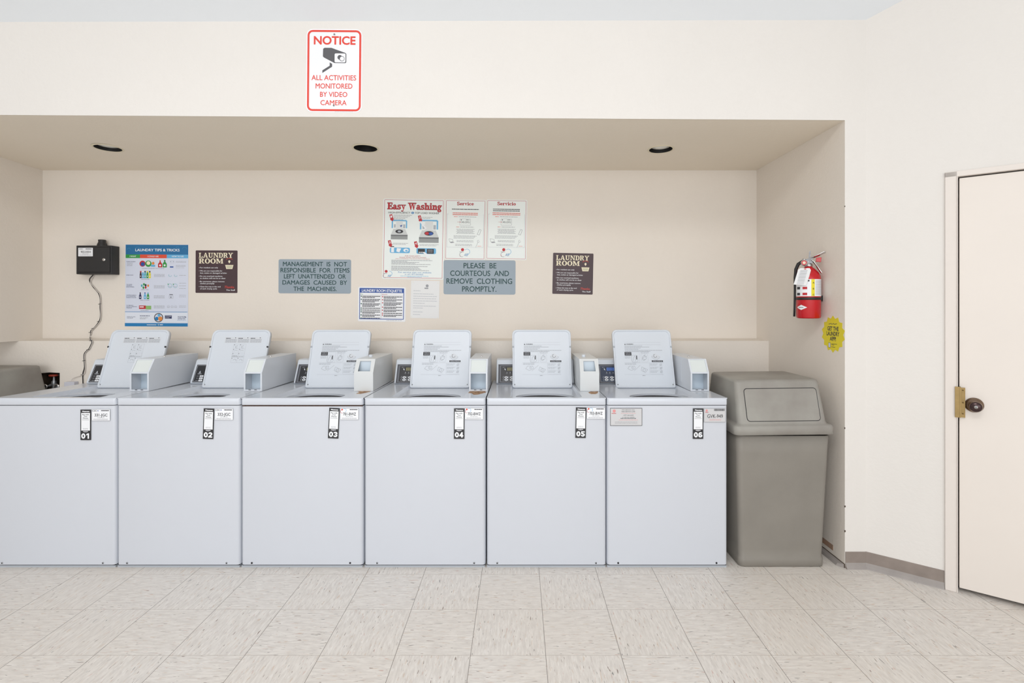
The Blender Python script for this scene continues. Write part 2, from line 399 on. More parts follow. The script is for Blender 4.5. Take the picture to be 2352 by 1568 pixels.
for t_, z in ((.395, 2.035),): m.lathe([(.002, .003), (0, .003)], M_dark, (t_, 0, z), 'y', 8)
# vinyl cove base on the strip beside the alcove and along the angled wall
def cove(mb, x0, x1, h=.095):
    prof = [(0.0, h), (-.003, h - .002), (-.0035, .03), (-.006, .015), (-.016, .004), (-.018, 0), (0, 0)]
    for i in range(len(prof) - 2):
        (a, za), (b_, zb_) = prof[i], prof[i + 1]
        mb.add([(x0, a, za), (x1, a, za), (x1, b_, zb_), (x0, b_, zb_)], [(0, 1, 2, 3)], M_base if i < 2 else M_base2, True)
    for x in (x0, x1): mb.add([(x, a, z) for a, z in prof], [tuple(range(len(prof)))], M_base)
m = MB(); cove(m, XR + .002, 1.874, .0885); struct(m.build('baseboard_front', fixn=False))
m = MB(); cove(m, -.002, .323, .0895); struct(ang(m, 'baseboard_angled', fixn=False))
m = MB()      # the loosened base strip on the alcove side wall: torn plaster above, strip peeled off towards the floor
m.hexa([(XR - .03, .03, .001), (XR + .0, .0, .001), (XR + .0, .8, .001), (XR - .03, .8, .001), (XR - .022, .03, .012), (XR, .0, .02), (XR, .8, .02), (XR - .022, .8, .012)], M_base2)
m.box(XR - .0015, XR + .001, .10, .8, .045, .075, mat('old_glue', (176, 138, 112), .9, var=.4, vscale=25, var2=(150, 130, 116)))
m.box(XR - .003, XR + .001, .0, .8, .0, .022, M_hole)
struct(m.build('baseboard_alcove', fixn=False))
# ---------------------------------------------------------------- downlights
for i, (x, y, w_) in enumerate(LAMPS):
    z = zb(x, y)
    lab = {'left': 'recessed round downlight with grey lamp, at the left end of the alcove ceiling', 'mid': 'recessed round downlight with dark empty-looking can above the washers, middle of three',
           'right': 'recessed round downlight with grey lamp, above the rightmost washer'}[w_]
    e = empty('recessed_downlight', (x, y, z), lab, 'ceiling light', 'recessed downlights in the alcove ceiling')
    m = MB(); m.lathe([(.0735, .004), (.0725, -.002), (.076, -.004), (.083, -.003), (.0845, .0005)], mat('trim_ring', (222, 212, 186), .4), n=40); m.build('trim_ring', e, fixn=False)
    m = MB(); m.lathe([(.0725, -.002), (.0725, .02), (.066, .06), (.062, .10), (0, .10)] if w_ == 'mid' else [(.0725, -.002), (.0725, .02), (.068, .05), (.066, .06), (0, .06)], mat('black_baffle', (22, 22, 24), .5), n=40); m.build('baffle', e, fixn=False)
    m = MB()
    if w_ == 'mid': m.lathe([(.045, .098), (.05, .085), (.0, .075)], M_lamp, n=28)
    else: m.lathe([(.056, .058), (.062, .028), (.058, .016), (.03, .011), (0, .010)], M_lamp, n=28)
    m.build('lamp', e, fixn=False)

# ---------------------------------------------------------------- washers
ZF, ZR = .9167, .908        # deck height at front and at the console
def dz(y): return ZF + (ZR - ZF) * y / .55
def swirl(b, u, v, k):      # the red dot and linked loops mark
    b.disc(u - 3.2 * k, v - 3 * k, 2.2 * k, M_orng, 2, n=12)
    b.arc(u - 3 * k, v + 2 * k, 4.2 * k, PI * .4, PI * 1.6, .7 * k, M_red, 2)
    b.arc(u + 3 * k, v - 1 * k, 4.4 * k, -PI * .75, PI * .4, .7 * k, M_lblue, 2)
def pay_sticker(mach, u0, v0, num, rot):
    b = Board(u0, v0, u0 + 24, v0 + 70, S0); b.panel(M_black, .4, .0008)
    b.rect(u0 + 2, v0 + 7.5, u0 + 22, v0 + 48, M_white)
    b.rect(u0 + 4, v0 + 2.8, u0 + 8, v0 + 4.8, M_white); b.greek(u0 + 7.5, u0 + 21, v0 + 4.4, 1.9, M_white, 1, num, .95)
    for k, (t, wd) in enumerate((('Pay with', 15), ('Your', 8), ('Phone', 12))):
        b.text(t, u0 + 12 - wd / 2, u0 + 12 + wd / 2, v0 + 9.8 + k * 4.1, v0 + 12.8 + k * 4.1, M_ink, 2, .02)
    b.rect(u0 + 4, v0 + 23.2, u0 + 20, v0 + 23.7, M_ink, 2)
    for k in range(2): b.greek(u0 + 6, u0 + 18, v0 + 43 + 2 * k, .6, M_inkg, 2, k)
    b.greek(u0 + 6.5, u0 + 17.5, v0 + 50.3, 1.3, M_white, 2, 3, .95); b.greek(u0 + 9, u0 + 15, v0 + 52.4, .7, M_inkg, 2, 4)
    digit(b, '0', u0 + 2.2, u0 + 11.6, v0 + 54.4, v0 + 66.6); digit(b, str(num), u0 + 12.4, u0 + 21.8, v0 + 54.4, v0 + 66.6)
    return b.place('payment_sticker', -.0008, None, None, rot=rot, parent=mach)
def digit(b, c, u0, u1, v0, v1, t=3.3, mt=None):
    """heavy grotesque numerals for the machine stickers"""
    mt = mt or M_white; w = u1 - u0; h = v1 - v0; uc = (u0 + u1) / 2; n = 20
    def ring(cu, cv, ru, rv, a0, a1, full=False):
        o = [(cu + ru * math.cos(a0 + (a1 - a0) * i / n), cv + rv * math.sin(a0 + (a1 - a0) * i / n)) for i in range(n + 1)]
        q = [(cu + (ru - t) * math.cos(a0 + (a1 - a0) * i / n), cv + (rv - t * .9) * math.sin(a0 + (a1 - a0) * i / n)) for i in range(n + 1)]
        b.add([b.P(u, v, 2) for u, v in o + q], [(i, i + 1, n + 2 + i, n + 1 + i) for i in range(n)], mt)
    if c == '0': ring(uc, (v0 + v1) / 2, w / 2, h / 2, 0, 2 * PI)
    elif c == '1': b.rect(uc - .4, v0, uc - .4 + t, v1, mt, 2); b.poly([(uc - .4, v0), (uc - .4, v0 + 3.2), (u0 + 1, v0 + 5), (u0 + 1, v0 + 2.4)], mt, 2)
    elif c == '2': ring(uc, v0 + h * .31, w / 2, h * .31, PI, 2 * PI + .5); b.line([(u1 - 1.8, v0 + h * .42), (u0 + 2, v1 - 1.8)], t, mt, 2.3); b.rect(u0, v1 - 2.8, u1, v1, mt, 2.6)
    elif c == '3': ring(uc - .2, v0 + h * .29, w / 2, h * .29, -PI * .95, PI * .5); ring(uc - .2, v1 - h * .31, w / 2, h * .31, -PI * .5, PI * .95); b.rect(uc - 1.4, v0 + h * .42, uc + 1.2, v0 + h * .6, mt, 2.3)
    elif c == '4': b.rect(u1 - t - 1.6, v0, u1 - 1.6, v1, mt, 2); b.rect(u0, v1 - 5.2, u1, v1 - 2.6, mt, 2.3); b.line([(u1 - t, v0 + 1), (u0 + 1.2, v1 - 4)], 2.6, mt, 2.6)
    elif c == '5': b.rect(u0 + .8, v0, u1 - .4, v0 + 2.7, mt, 2); b.rect(u0 + .8, v0, u0 + .8 + t * .9, v0 + h * .5, mt, 2.3); ring(uc - .1, v1 - h * .33, w / 2, h * .33, -PI * .75, PI * .95)
    elif c == '6': ring(uc, v1 - h * .32, w / 2, h * .32, 0, 2 * PI); ring(uc + .6, (v0 + v1) / 2, w / 2 + .6, h / 2, PI, PI * 1.75)
def id_label(mach, u0, v0, code, kind, rot=0):
    if kind == 'grey':
        b = Board(u0, v0, u0 + 50, v0 + 32, S0); b.panel(M_sgrey, .5, .0008); b.frame(u0 + .2, v0 + .2, u0 + 49.8, v0 + 31.8, .7, M_inkg, 1)
        x = u0 + 23.5; r = random.Random(3)
        while x < u0 + 47:
            wd = r.choice((.6, .9, 1.2)); b.rect(x, v0 + 1.2, x + wd, v0 + 6, M_ink, 2); x += wd + r.choice((.5, .7))
        b.disc(u0 + 6.5, v0 + 5, 2.4, mat('pale_red', (226, 150, 150), .5), 2); b.rect(u0 + 3, v0 + 8.6, u0 + 10.5, v0 + 9.6, M_red, 2)
        b.text(code, u0 + 8, u0 + 43.5, v0 + 14, v0 + 22, M_ink, 2, .004, 4)
        for k in range(2): b.greek(u0 + 12, u0 + 40, v0 + 25.4 + 2 * k, .6, mat('pale_red', (226, 150, 150), .5), 2, k)
    else:
        b = Board(u0, v0, u0 + 42.6, v0 + 26.8, S0); b.panel(M_white, 1, .0008); b.frame(u0 + .1, v0 + .1, u0 + 42.5, v0 + 26.7, .6, M_inkg, 1)
        b.greek(u0 + 22, u0 + 40, v0 + 3.3, 1.8, M_ink, 2, 5, .95)
        if kind == 'csc': b.text('CSC', u0 + 1.6, u0 + 12.2, v0 + 1.8, v0 + 5.4, M_ink, 2, .02); b.poly([(u0 + 13, v0 + 4), (u0 + 15, v0 + 2), (u0 + 16, v0 + 5)], M_sblue, 2)
        else: swirl(b, u0 + 7.5, v0 + 6, .9)
        b.text(code, u0 + 7, u0 + 36.5, v0 + 10.2, v0 + 16.8, M_ink, 2, .012, 3)
        b.greek(u0 + 13, u0 + 30, v0 + 19.4, .8, M_inkg, 2, 1); b.greek(u0 + 4, u0 + 38, v0 + 22.6, .6, M_inkg, 2, 2); b.greek(u0 + 4, u0 + 38, v0 + 24.2, .6, M_inkg, 2, 3)
    return b.place('machine_label', -.0008, None, None, rot=rot, parent=mach)

LID_W, LID_L, LID_Y, LID_Z, LID_T = .384, .384, .472, .893, math.radians(-19.5)
def make_lid(mach, cx, typeA):
    m = MB(); hw = LID_W / 2; r = (.012, .012, .030, .030)
    out = rr(-hw, hw, .0, LID_L, r, 5)
    if typeA: out = rr(-hw + .002, hw - .002, .0, LID_L, (.014, .014, .036, .036), 5)
    # slight waist where the bumpers sit
    def waist(p): 
        x, z = p; k = 1 - .010 * max(0, 1 - abs(z - .265) / .02) - (.012 if z < .25 else 0); return (x * k, z)
    pts = []
    for a, b_ in zip(out, out[1:] + out[:1]):
        pts.append(a)
        if abs(a[1] - b_[1]) > .2:
            for t in [.05 * i for i in range(1, 20)]: pts.append((a[0] + (b_[0] - a[0]) * t, a[1] + (b_[1] - a[1]) * t))
    out = [waist(p) for p in pts]
    def inset(p, d): 
        x, z = p; cz = LID_L / 2; return (x * (1 - d / hw), cz + (z - cz) * (1 - d / cz))
    n = len(out); L0 = [(x, .0, z) for x, z in out]
    rings = [(0, .012), (0, -.008), (.0015, -.0105), (.004, -.0115), (.0085, -.0115), (.0105, -.009), (.0125, -.0035)]
    vs = []; 
    for d, y in rings: vs += [(inset(p, d)[0], y, inset(p, d)[1]) for p in out]
    fs = [(j * n + i, j * n + (i + 1) % n, (j + 1) * n + (i + 1) % n, (j + 1) * n + i) for j in range(len(rings) - 1) for i in range(n)]
    fs.append(tuple(range((len(rings) - 1) * n, len(rings) * n))); fs.append(tuple(range(n))[::-1])
    m.add(vs, fs, M_plas, False)
    lid = m.build('lid', mach, loc=(cx, LID_Y, LID_Z), rot=(LID_T, 0, 0))
    for p in lid.data.polygons: p.use_smooth = len(p.vertices) == 4
    mk = M_black if typeA else M_grey
    for sx in (-1, 1):
        b = MB(); b.lathe([(.0058, -.008), (.0058, -.0125), (.004, -.0145), (0, -.015)], mk, (sx * (hw - .0065), 0, .267), 'y', 14)
        b.build('bumper', lid, fixn=False)
        b = MB(); b.lathe([(.0035, -.003), (.0035, -.006), (0, -.0065)], M_steel, (sx * (hw - .017), 0, .022), 'y', 10); b.build('screw', lid, fixn=False)
    # printed instructions, drawn in px of the photo around the lid's own centre line (355 px per metre)
    b = Board(-100, 0, 100, 133, 346.0)
    b.P = lambda u, v, lay: (u / 355.0, -.0037 - .0002 * lay, (133 - v) * LID_L / 133)
    g, l = M_lidp, M_inkl
    if typeA:
        b.rect(-37, 17.5, 49, 31, mat('pale_print', (214, 218, 224), .5), 1)
        for c in range(3):
            u = -35 + c * 28.6; b.greek(u, u + 11, 20, 1.4, M_ink, 2, c, .95); b.disc(u + 22, 19, 1, M_ink, 2)
            for k in range(4): b.greek(u, u + 26, 23 + 2 * k, .9, g, 2, c * 7 + k, .9)
        U0, U1 = -13.5, 14.5
        for v in (33, 44.5, 54, 59, 64, 76): b.rect(U0, v, U1, v + .4, l, 1)
        for u in (U0, .3, U1): b.rect(u - .2, 33, u + .2, 76, l, 1)
        for c in range(2):
            for v in (34.5, 45.5, 55, 65.5): b.disc(U0 + 1.4 + c * 13.8, v + .8, .8, M_ink, 2, n=8)
            b.arc(U0 + 7 + c * 13.8, 40, 3, PI * .2, PI * 1.4, .5, g); b.line([(U0 + 5 + c * 13.8, 42), (U0 + 9 + c * 13.8, 36)], .5, g)
            b.arc(U0 + 7 + c * 13.8, 50, 3.4, PI, PI * 2, .5, g, rv=2); b.arc(U0 + 8 + c * 13.8, 71, 3.4, PI, PI * 2.2, .6, g, rv=2.4)
            b.greek(U0 + 1, U0 + 12, 60.8, 1, g, 2, 5); 
        b.greek(U0, U1, 62.6, .9, g, 2, 6)
    else:
        U = -41
        b.rect(U, 29.5, 43, 29.9, l); b.rect(U, 35, 43, 35.4, l)
        b.poly([(U, 35.2), (U + 3, 35.2), (U + 1.5, 32.2)], M_ink, 2); b.text('WARNING', U + 4.5, U + 20.5, 32.5, 35, M_ink, 2, .02)
        for k, (v, e) in enumerate(((38, 0), (40.6, 16), (43, -4), (45.6, -9), (48, 46), (50.4, 18))): b.greek(U, e, v, .8, g, 2, k, .9)
        b.rect(U - 1, 52, U + 14.5, 60, M_ink, 1); b.greek(U + 1, U + 13, 54.3, .9, M_inkl, 2, 1); b.greek(U + 1, U + 13, 57.6, .9, M_inkl, 2, 2)
        for k in range(3): b.greek(U - 1, U + 12, 62 + 2 * k, .6, g, 2, k)
        b.frame(U + 15, 52, U + 33, 76, .4, l); b.frame(U + 36.5, 56, U + 52, 75, .4, l, 3); b.frame(U + 14, 59, U + 29, 75, .4, g, 4)
        b.line([(U + 18, 72), (U + 19, 64), (U + 22, 61), (U + 24, 66), (U + 23, 73)], .6, g); b.rect(U + 25, 60.5, U + 27, 69, M_ink)
        b.arc(U + 44, 65, 4.6, 0, 2 * PI, .6, g); b.arc(U + 42, 68, 3.2, 0, 5, .6, g); b.arc(U + 46, 61, 2.5, 0, 5, .6, g)
        for k in range(2): b.greek(U + 36, U + 55, 52 + 2 * k, .6, g, 2, k + 20)
        b.poly([(U + 61, 61), (U + 69, 54.5), (U + 79, 62), (U + 70, 68)], mat('pale_print', (214, 218, 224), .5), 1); b.arc(U + 69, 61, 3.6, 0, 2 * PI, .7, M_ink); b.line([(U + 65, 57), (U + 73, 65)], .9, M_ink)
        b.line([(U + 61, 61), (U + 70, 68), (U + 79, 62), (U + 79, 65), (U + 70, 71), (U + 61, 64), (U + 61, 61)], .5, g)
        b.rect(U + 60, 71, U + 85.5, 75, M_ink, 1); b.greek(U + 62, U + 84, 73, 1.2, M_inkl, 2, 8, .9)
        b.rect(U - 3, 76.5, U + 88, 76.9, l)
        for k in range(2): b.greek(U - 2, U + 24, 78 + 2.2 * k, .6, g, 2, k + 9)
        b.line([(U + 4, 90), (U + 8, 84), (U + 20, 84), (U + 21, 90), (U + 12, 94), (U + 4, 90)], .5, g); b.arc(U + 15, 88, 2, 0, 6, .6, g)
        b.line([(U + 18, 95), (U + 33, 82)], .4, g); b.line([(U + 36, 86), (U + 49, 92), (U + 43, 99), (U + 34, 94), (U + 36, 86)], .5, g); b.arc(U + 41, 93, 3, 0, 6, .6, g)
        b.rect(U + 53.5, 77, U + 53.9, 101, l)
        for k in range(3):
            b.greek(U + 55, U + 73, 79.5 + 8 * k, .6, g, 2, k); b.greek(U + 55, U + 70, 82 + 8 * k, .6, g, 2, k + 4); b.rect(U + 55, 86 + 8 * k, U + 84, 86.3 + 8 * k, l)
            b.arc(U + 80, 81 + 8 * k, 2.2, 0, 5.5, .6, g); b.line([(U + 77, 83 + 8 * k), (U + 83, 79 + 8 * k)], .5, g)
        b.rect(U - 4, 103, U + 84, 103.4, l); b.greek(U + 36, U + 43, 105.4, 1.1, g, 2, 3)
    pr = b.build('instruction_print', lid, fixn=False)
    return lid

def make_console(mach, x0, x1, cxl, kind):
    """sloping control console; panel print kept left of the lid"""
    yb, yt, zt_ = .536, .606, 1.062
    prof = [(yb, dz(yb) + .001), (yb - .004, dz(yb) + .012), (yt - .012, 1.045), (yt - .006, 1.058), (yt + .008, zt_), (.69, zt_), (.70, 1.05), (.70, dz(.7))]
    m = MB(); m.prism(prof, lambda a, b_, d: (d, a, b_), x0, x1, M_plas)
    con = m.build('console', mach, bevel=.006, seg=3)
    # panel plane from (yb-.004, .92) to (yt-.012, 1.045)
    pa, pb = Vector((0, yb - .004, dz(yb) + .012)), Vector((0, yt - .012, 1.045)); L = (pb - pa).length; tilt = -math.atan2(pb.y - pa.y, pb.z - pa.z)
    b = Board(0, 0, 100, 42, 350.0)
    b.P = lambda u, v, lay: (u / 350.0, -.0012 - .00025 * lay, (42 - v) / 350.0)
    W = (x1 - x0) * 350 - 12
    if kind == 'A':
        b.add([b.P(*p, 0) for p in ((0, 42), (W, 42), (W, 0), (0, 0))], [(0, 1, 2, 3)], M_black)
        b.frame(1.6, 1.6, W - 1.6, 40.4, .6, M_inkl)
        b.text('2.25', 24, 44, 5, 11.5, M_amber, 2, .01)
        b.poly([(8.5, 20), (13.5, 20), (11, 14.5)], M_inkl, 2); b.greek(7, 16, 22, 1.4, M_inkl, 2, 1)
        for c in range(3):
            for r in range(3): b.poly(rr(13 + c * 16, 21.5 + c * 16, 25.5 + r * 5.2, 29.3 + r * 5.2, 1, 2), M_white, 2); b.greek(15 + c * 16, 19.5 + c * 16, 27.4 + r * 5.2, 1, M_inkg, 3, r)
        for r in range(3): b.greek(6, 12, 27.4 + r * 5.2, .9, M_inkg, 2, r)
        ds = None
    else:
        pm = M_blue if kind == 'C' else M_black; rim = mat('grey_bezel', (104, 106, 114), .4)
        b.add([b.P(*p, -1) for p in ((-2, 44), (W, 44), (W, -1), (-2, -1))], [(0, 1, 2, 3)], rim)
        b.frame(0, .5, W - 3, 43, .9, M_ink)
        b.add([b.P(*p, .5) for p in ((3.4, 41), (W - 4, 41), (W - 4, 2.6), (3.4, 2.6))], [(0, 1, 2, 3)], pm)
        b.frame(3.4, 2.6, W - 4, 41, .5, M_inkg)
        b.rect(17, 6, 52, 15.5, M_ink, 1); b.rect(18.6, 7, 50, 14.6, M_lcdb if kind == 'C' else M_lcd, 2)
        b.text('225' if kind != 'C' else '0225', 20.6, 33, 8, 13.4, M_ink if kind != 'C' else M_navy, 3, .0)
        b.greek(8, 14, 6.5, .9, M_inkg, 2, 1); b.poly([(12, 9.5), (14, 9.5), (15.5, 13.4), (13.6, 13)], M_white, 2)
        for c in range(4): b.disc(18 + c * 7.4, 18.6, .8, M_white, 2, n=8); b.greek(16 + c * 7.4, 20.5 + c * 7.4, 21.6, .7, M_inkg, 2, c)
        for c in range(4):
            for r in range(2): b.poly(circ(16.5 + c * 12.6, 30.4 + r * 5.8, 4.2, 2.5, 14), M_white, 2); b.greek(14.5 + c * 12.6, 18.6 + c * 12.6, 30.4 + r * 5.8, 1.4, M_ink, 3, c + r); b.arc(11.6 + c * 12.6, 30.4 + r * 5.8, 2.4, PI * .6, PI * 1.4, .7, M_inkl, 2)
        for k in range(4): b.greek(60 + 12 * k, 68 + 12 * k, 10, .8, M_inkg, 2, k)
    o = b.build('control_panel', con, fixn=False); o.location = (x0 + .017, pa.y, pa.z); o.rotation_euler = (tilt, 0, 0)
    o['label'] = {'A': 'black control panel with amber digits', 'B': 'dark control panel with green display', 'C': 'dark blue control panel with blue display'}[kind]
    return con

def make_coinbox(mach, x0, x1, closed, knob, yb=.69, zt_=1.098):
    """long box on the right of the deck: lower front, sloped upper front"""
    yf, ys = .238, .287; z0 = dz(yf) + .001; zf = 1.022; t = .0035
    body = M_enam2 if closed else M_boxw
    m = MB(); side = [(yf, z0), (yf, zf), (ys, zt_), (yb, zt_ - .004), (yb, z0 - .002)]
    f = lambda a, b_, d: (d, a, b_)
    m.prism(side, f, x0, x0 + t, body); m.prism(side, f, x1 - t, x1, body)
    X0, X1 = x0, x1; x0, x1 = x0 + t, x1 - t
    m.hexa([(x0, ys, zt_ - t), (x1, ys, zt_ - t), (x1, yb, zt_ - .004 - t), (x0, yb, zt_ - .004 - t), (x0, ys, zt_), (x1, ys, zt_), (x1, yb, zt_ - .004), (x0, yb, zt_ - .004)], body)
    m.box(x0, x1, yb - t, yb, z0 + t, zt_ - .008, body); m.box(x0, x1, yf + .004, yb, z0, z0 + t, body)
    m.box(x0, x1, yf + .085, yf + .088, z0 + t, zt_ - .01, mat('pale_blue_steel', (206, 220, 232), .3))
    m.box(x0, x1, yf + .0031, yf + .007, zf - .006, zf - .001, body)
    inset_ = .011 if closed else .0055
    sl = lambda a, b_, d: (a, yf + (ys - yf) * b_ - d * .84 * -1, zf + (zt_ - zf) * b_ - d * .54)   # slope plane, d inwards
    ho = [(x0, 0), (x1, 0), (x1, 1), (x0, 1)]
    if closed: hi = [(x0 + .018, .10), (x1 - .016, .10), (x1 - .020, .84), (x0 + .020, .84)]
    else: hi = [(x0 + inset_, .05), (x1 - inset_, .05), (x1 - inset_, .94), (x0 + inset_, .94)]
    m.holed(ho, [hi], sl, 0, .003, body)
    if closed: m.box(x0, x1, yf, yf + .004, z0, zf, body)
    else:
        m.holed([(x0, z0), (x1, z0), (x1, zf), (x0, zf)], [[(x0 + .006, z0 + .009), (x1 - .006, z0 + .009), (x1 - .006, zf - .005), (x0 + .006, zf - .005)]], XZ, yf, yf + .003, body)
    cb = m.build('coin_box', mach, fixn=True); x0, x1 = X0, X1
    m = MB()
    if closed: m.box(x0 + .012, x1 - .012, yf + .05, yf + .053, zf - .01, zt_ - .008, mat('pale_blue_steel', (206, 220, 232), .3))
    else: m.holed([(x0 + .005, .02), (x1 - .005, .02), (x1 - .005, .96), (x0 + .005, .96)], [], sl, .0035, .0055, M_frost)
    m.build('coin_window', cb, fixn=False)
    m = MB()
    if knob == 'big': m.lathe([(.012, 0), (.012, .012), (.009, .016), (0, .017)], M_plas, ((x0 + x1) / 2 - .012, .42, zt_ - .003), n=16)
    else: m.lathe([(.006, 0), (.006, .006), (0, .008)], M_chrome, ((x0 + x1) / 2 + .004, .44, zt_ - .003), n=12)
    m.build('lock_knob', cb, fixn=False)
    if not closed:
        for k in (-.018, .016):
            m = MB(); m.box((x0 + x1) / 2 + k - .007, (x0 + x1) / 2 + k + .007, yf - .001, yf + .004, z0 + .0055, z0 + .0085, M_dark); m.build('return_slot', cb)
    # embossed side plate
    m = MB(); xs = x1 if x1 < 0 else x0; d = .001 if x1 < 0 else -.001
    m.holed([(.40, .945), (.62, .945), (.62, 1.07), (.40, 1.07)], [[(.41, .955), (.61, .955), (.61, 1.06), (.41, 1.06)]], lambda a, b_, q: (xs + q, a, b_), 0, d, body)
    m.build('side_panel', cb, fixn=False)
    return cb

def make_washer(n, u0, u1, lidx, cx0, cx1, kind, closed, knob, scr, label):
    x0, x1 = hx(u0), hx(u1); W = x1 - x0; xc = (x0 + x1) / 2
    e = empty('top_load_washer', (xc, 0, 0), label, 'washing machine', 'top load washers in the row')
    a, b_ = x0 - xc, x1 - xc
    # cabinet
    m = MB(); pts = [(a, .70), (a, .020), (a + .003, .010), (a + .009, .004), (a + .018, .002), (b_ - .018, .002), (b_ - .009, .004), (b_ - .003, .010), (b_, .020), (b_, .70)]
    zl = .0165
    m.prism(pts, lambda p, q, d: (p, q, d), zl, .8755 if n != 3 else .8725, M_enam, smooth=True); cab = m.build('cabinet', e, fixn='weld')
    for p in cab.data.polygons: p.use_smooth = len(p.vertices) == 4
    mod = cab.modifiers.new('es', 'EDGE_SPLIT'); mod.split_angle = .6
    m = MB(); m.box(a + .012, b_ - .012, .014, .69, .860, .882, M_dark); m.build('seam_dark_fill', e)  # dark filler box, puts the shade of the seam under the deck into colour
    m = MB(); m.box(a + .001 + (.02 if n == 1 else 0), b_ - .004, .007, .66, 0, .0115, M_grey); m.box(a + .006, b_ - .006, .006, .60, .0115, .0175, M_dark); m.build('base', e)  # second box is dark to paint in the shaded gap below the cabinet
    for u in scr:
        m = MB(); m.lathe([(.0052, .0035), (.0052, .0005), (.003, -.0008), (0, -.001)], M_dark if n in (3, 6) else M_steel, (hx(u) - xc, 0, .0262), 'y', 12); m.lathe([(.0028, -.0009), (0, -.0012)], M_dark, (hx(u) - xc, 0, .0262), 'y', 8); m.build('screw', e, fixn=False)
    # deck: rounded front band, raised border, recessed well with the tub opening
    m = MB(); zb_ = .879
    lx0, lx1 = lidx[0] - xc - .006, lidx[1] - xc + .006
    outer = [(a, 0.006), (b_, 0.006), (b_, .705), (a, .705)]
    well = rr(lx0, lx1, .036, .488, .02, 4)
    m.holed(outer, [well], lambda p, q, d: (p, q, dz(q) + d), 0, -.004, M_deck)
    wz = .893; nW = len(well); inner = [((p - (lx0 + lx1) / 2) * .955 + (lx0 + lx1) / 2, (q - .262) * .965 + .262) for p, q in well]
    m.add([(p, q, dz(q)) for p, q in well] + [(p, q, wz) for p, q in inner], [(i, (i + 1) % nW, nW + (i + 1) % nW, nW + i) for i in range(nW)], M_deck, True)
    hole_ = circ((lx0 + lx1) / 2, .168, .168, .112, 36)
    tris = tessellate_polygon([[Vector((p, q, 0)) for p, q in l] for l in (inner, hole_)])
    m.add([(p, q, wz) for p, q in inner + hole_], tris, M_deck)
    nh = len(hole_); m.add([(p, q, wz) for p, q in hole_] + [(p, q, wz - .012) for p, q in hole_], [(i, (i + 1) % nh, nh + (i + 1) % nh, nh + i) for i in range(nh)], M_deck, True)
    # front band with rounded corners
    prof = [(.006, ZF), (.002, ZF - .0015), (0, ZF - .006), (0, zb_ + .002), (.0015, zb_), (.02, zb_)]
    cxs = [(a, .016), (a + .002, .007), (a + .007, .0015), (a + .014, 0), (b_ - .014, 0), (b_ - .007, .0015), (b_ - .002, .007), (b_, .016)]
    vs = []
    for y, z in prof: vs += [(p, max(y, 0) + q, z) for p, q in cxs]
    k = len(cxs); m.add(vs, [(j * k + i, j * k + i + 1, (j + 1) * k + i + 1, (j + 1) * k + i) for j in range(len(prof) - 1) for i in range(k - 1)], M_deck, True)
    m.box(a, a + .002, .016, .705, zb_, dz(.705), M_deck); m.box(b_ - .002, b_, .016, .705, zb_, dz(.705), M_deck); m.box(a, b_, .703, .705, zb_, dz(.705), M_deck)
    m.build('deck', e, fixn=False)
    m = MB(); tcx, tcy = (lx0 + lx1) / 2, .30
    m.lathe([(.21, .878), (.225, .86), (.235, .55), (.2, .48), (0, .47)], M_tub, (tcx, tcy, 0), n=36); m.build('wash_tub', e, fixn=False)
    m = MB(); m.lathe([(0, .80), (.02, .80), (.03, .78), (.035, .6), (.09, .5), (.12, .475)], M_plas, (tcx, tcy, 0), n=24); m.build('agitator', e, fixn=False)
    make_lid(e, (lidx[0] + lidx[1]) / 2 - xc, kind == 'A')
    make_console(e, a + (.045 if n < 4 else .028), cx0 - xc - .003, 0, kind)
    make_coinbox(e, cx0 - xc, cx1 - xc, closed, knob)
    return e
W_ = {}
spec = [
 (1, -18, 265, (-2.670, -2.289), -2.282, -2.170, 'A', False, 'small', (4, 236), 'white top load washer with open lid, sticker numbered 01, leftmost of the row'),
 (2, 267.5, 550.5, (-2.007, -1.624), -1.612, -1.505, 'A', False, 'small', (291.5, 520), 'white top load washer with open lid, sticker numbered 02'),
 (3, 553, 833.5, (-1.349, -.970), -.964, -.852, 'B', True, 'big', (578, 804), 'white top load washer with closed-front coin box, rusty seam, sticker numbered 03'),
 (4, 836.5, 1115, (-.690, -.304), -.288, -.180, 'B', False, 'small', (866, 1089), 'white top load washer with brown rust under its coin box, sticker numbered 04'),
 (5, 1118, 1392.5, (-.038, .345), .365, .477, 'B', True, 'big', (1142, 1369), 'white top load washer with chipped white coin box, sticker numbered 05'),
 (6, 1394.5, 1671.5, (.615, 1.003), 1.014, 1.122, 'C', False, 'small', (1420, 1646), 'white top load washer with blue display and grey service label, sticker numbered 06')]
for s in spec: W_[s[0]] = make_washer(*s)
pay_sticker(W_[1], 185.5, 940.2, 1, 0); id_label(W_[1], 211.2, 939.2, '331-JGC', 'csc')
pay_sticker(W_[2], 467.3, 937.6, 2, 1.8); id_label(W_[2], 493.6, 937.5, '332-JGC', 'csc', .3)
pay_sticker(W_[3], 755.0, 936.4, 3, 2.6); id_label(W_[3], 781.5, 936.8, '701-BWZ', 'loop', .3)
pay_sticker(W_[4], 1042.8, 937.4, 4, .3); id_label(W_[4], 1067.6, 936.4, '702-BWZ', 'loop', .3)
pay_sticker(W_[5], 1322.0, 935.3, 5, 1.2); id_label(W_[5], 1347.3, 935.2, '703-BWZ', 'loop', .3)
pay_sticker(W_[6], 1591.2, 937.4, 6, .3); id_label(W_[6], 1616.3, 937.2, 'GVK-949', 'grey')
b = Board(1401.2, 936.5, 1474.8, 977.3, S0); b.panel(M_sgrey, .4, .0008); b.frame(1401.4, 936.7, 1474.6, 977.1, .9, M_ink)
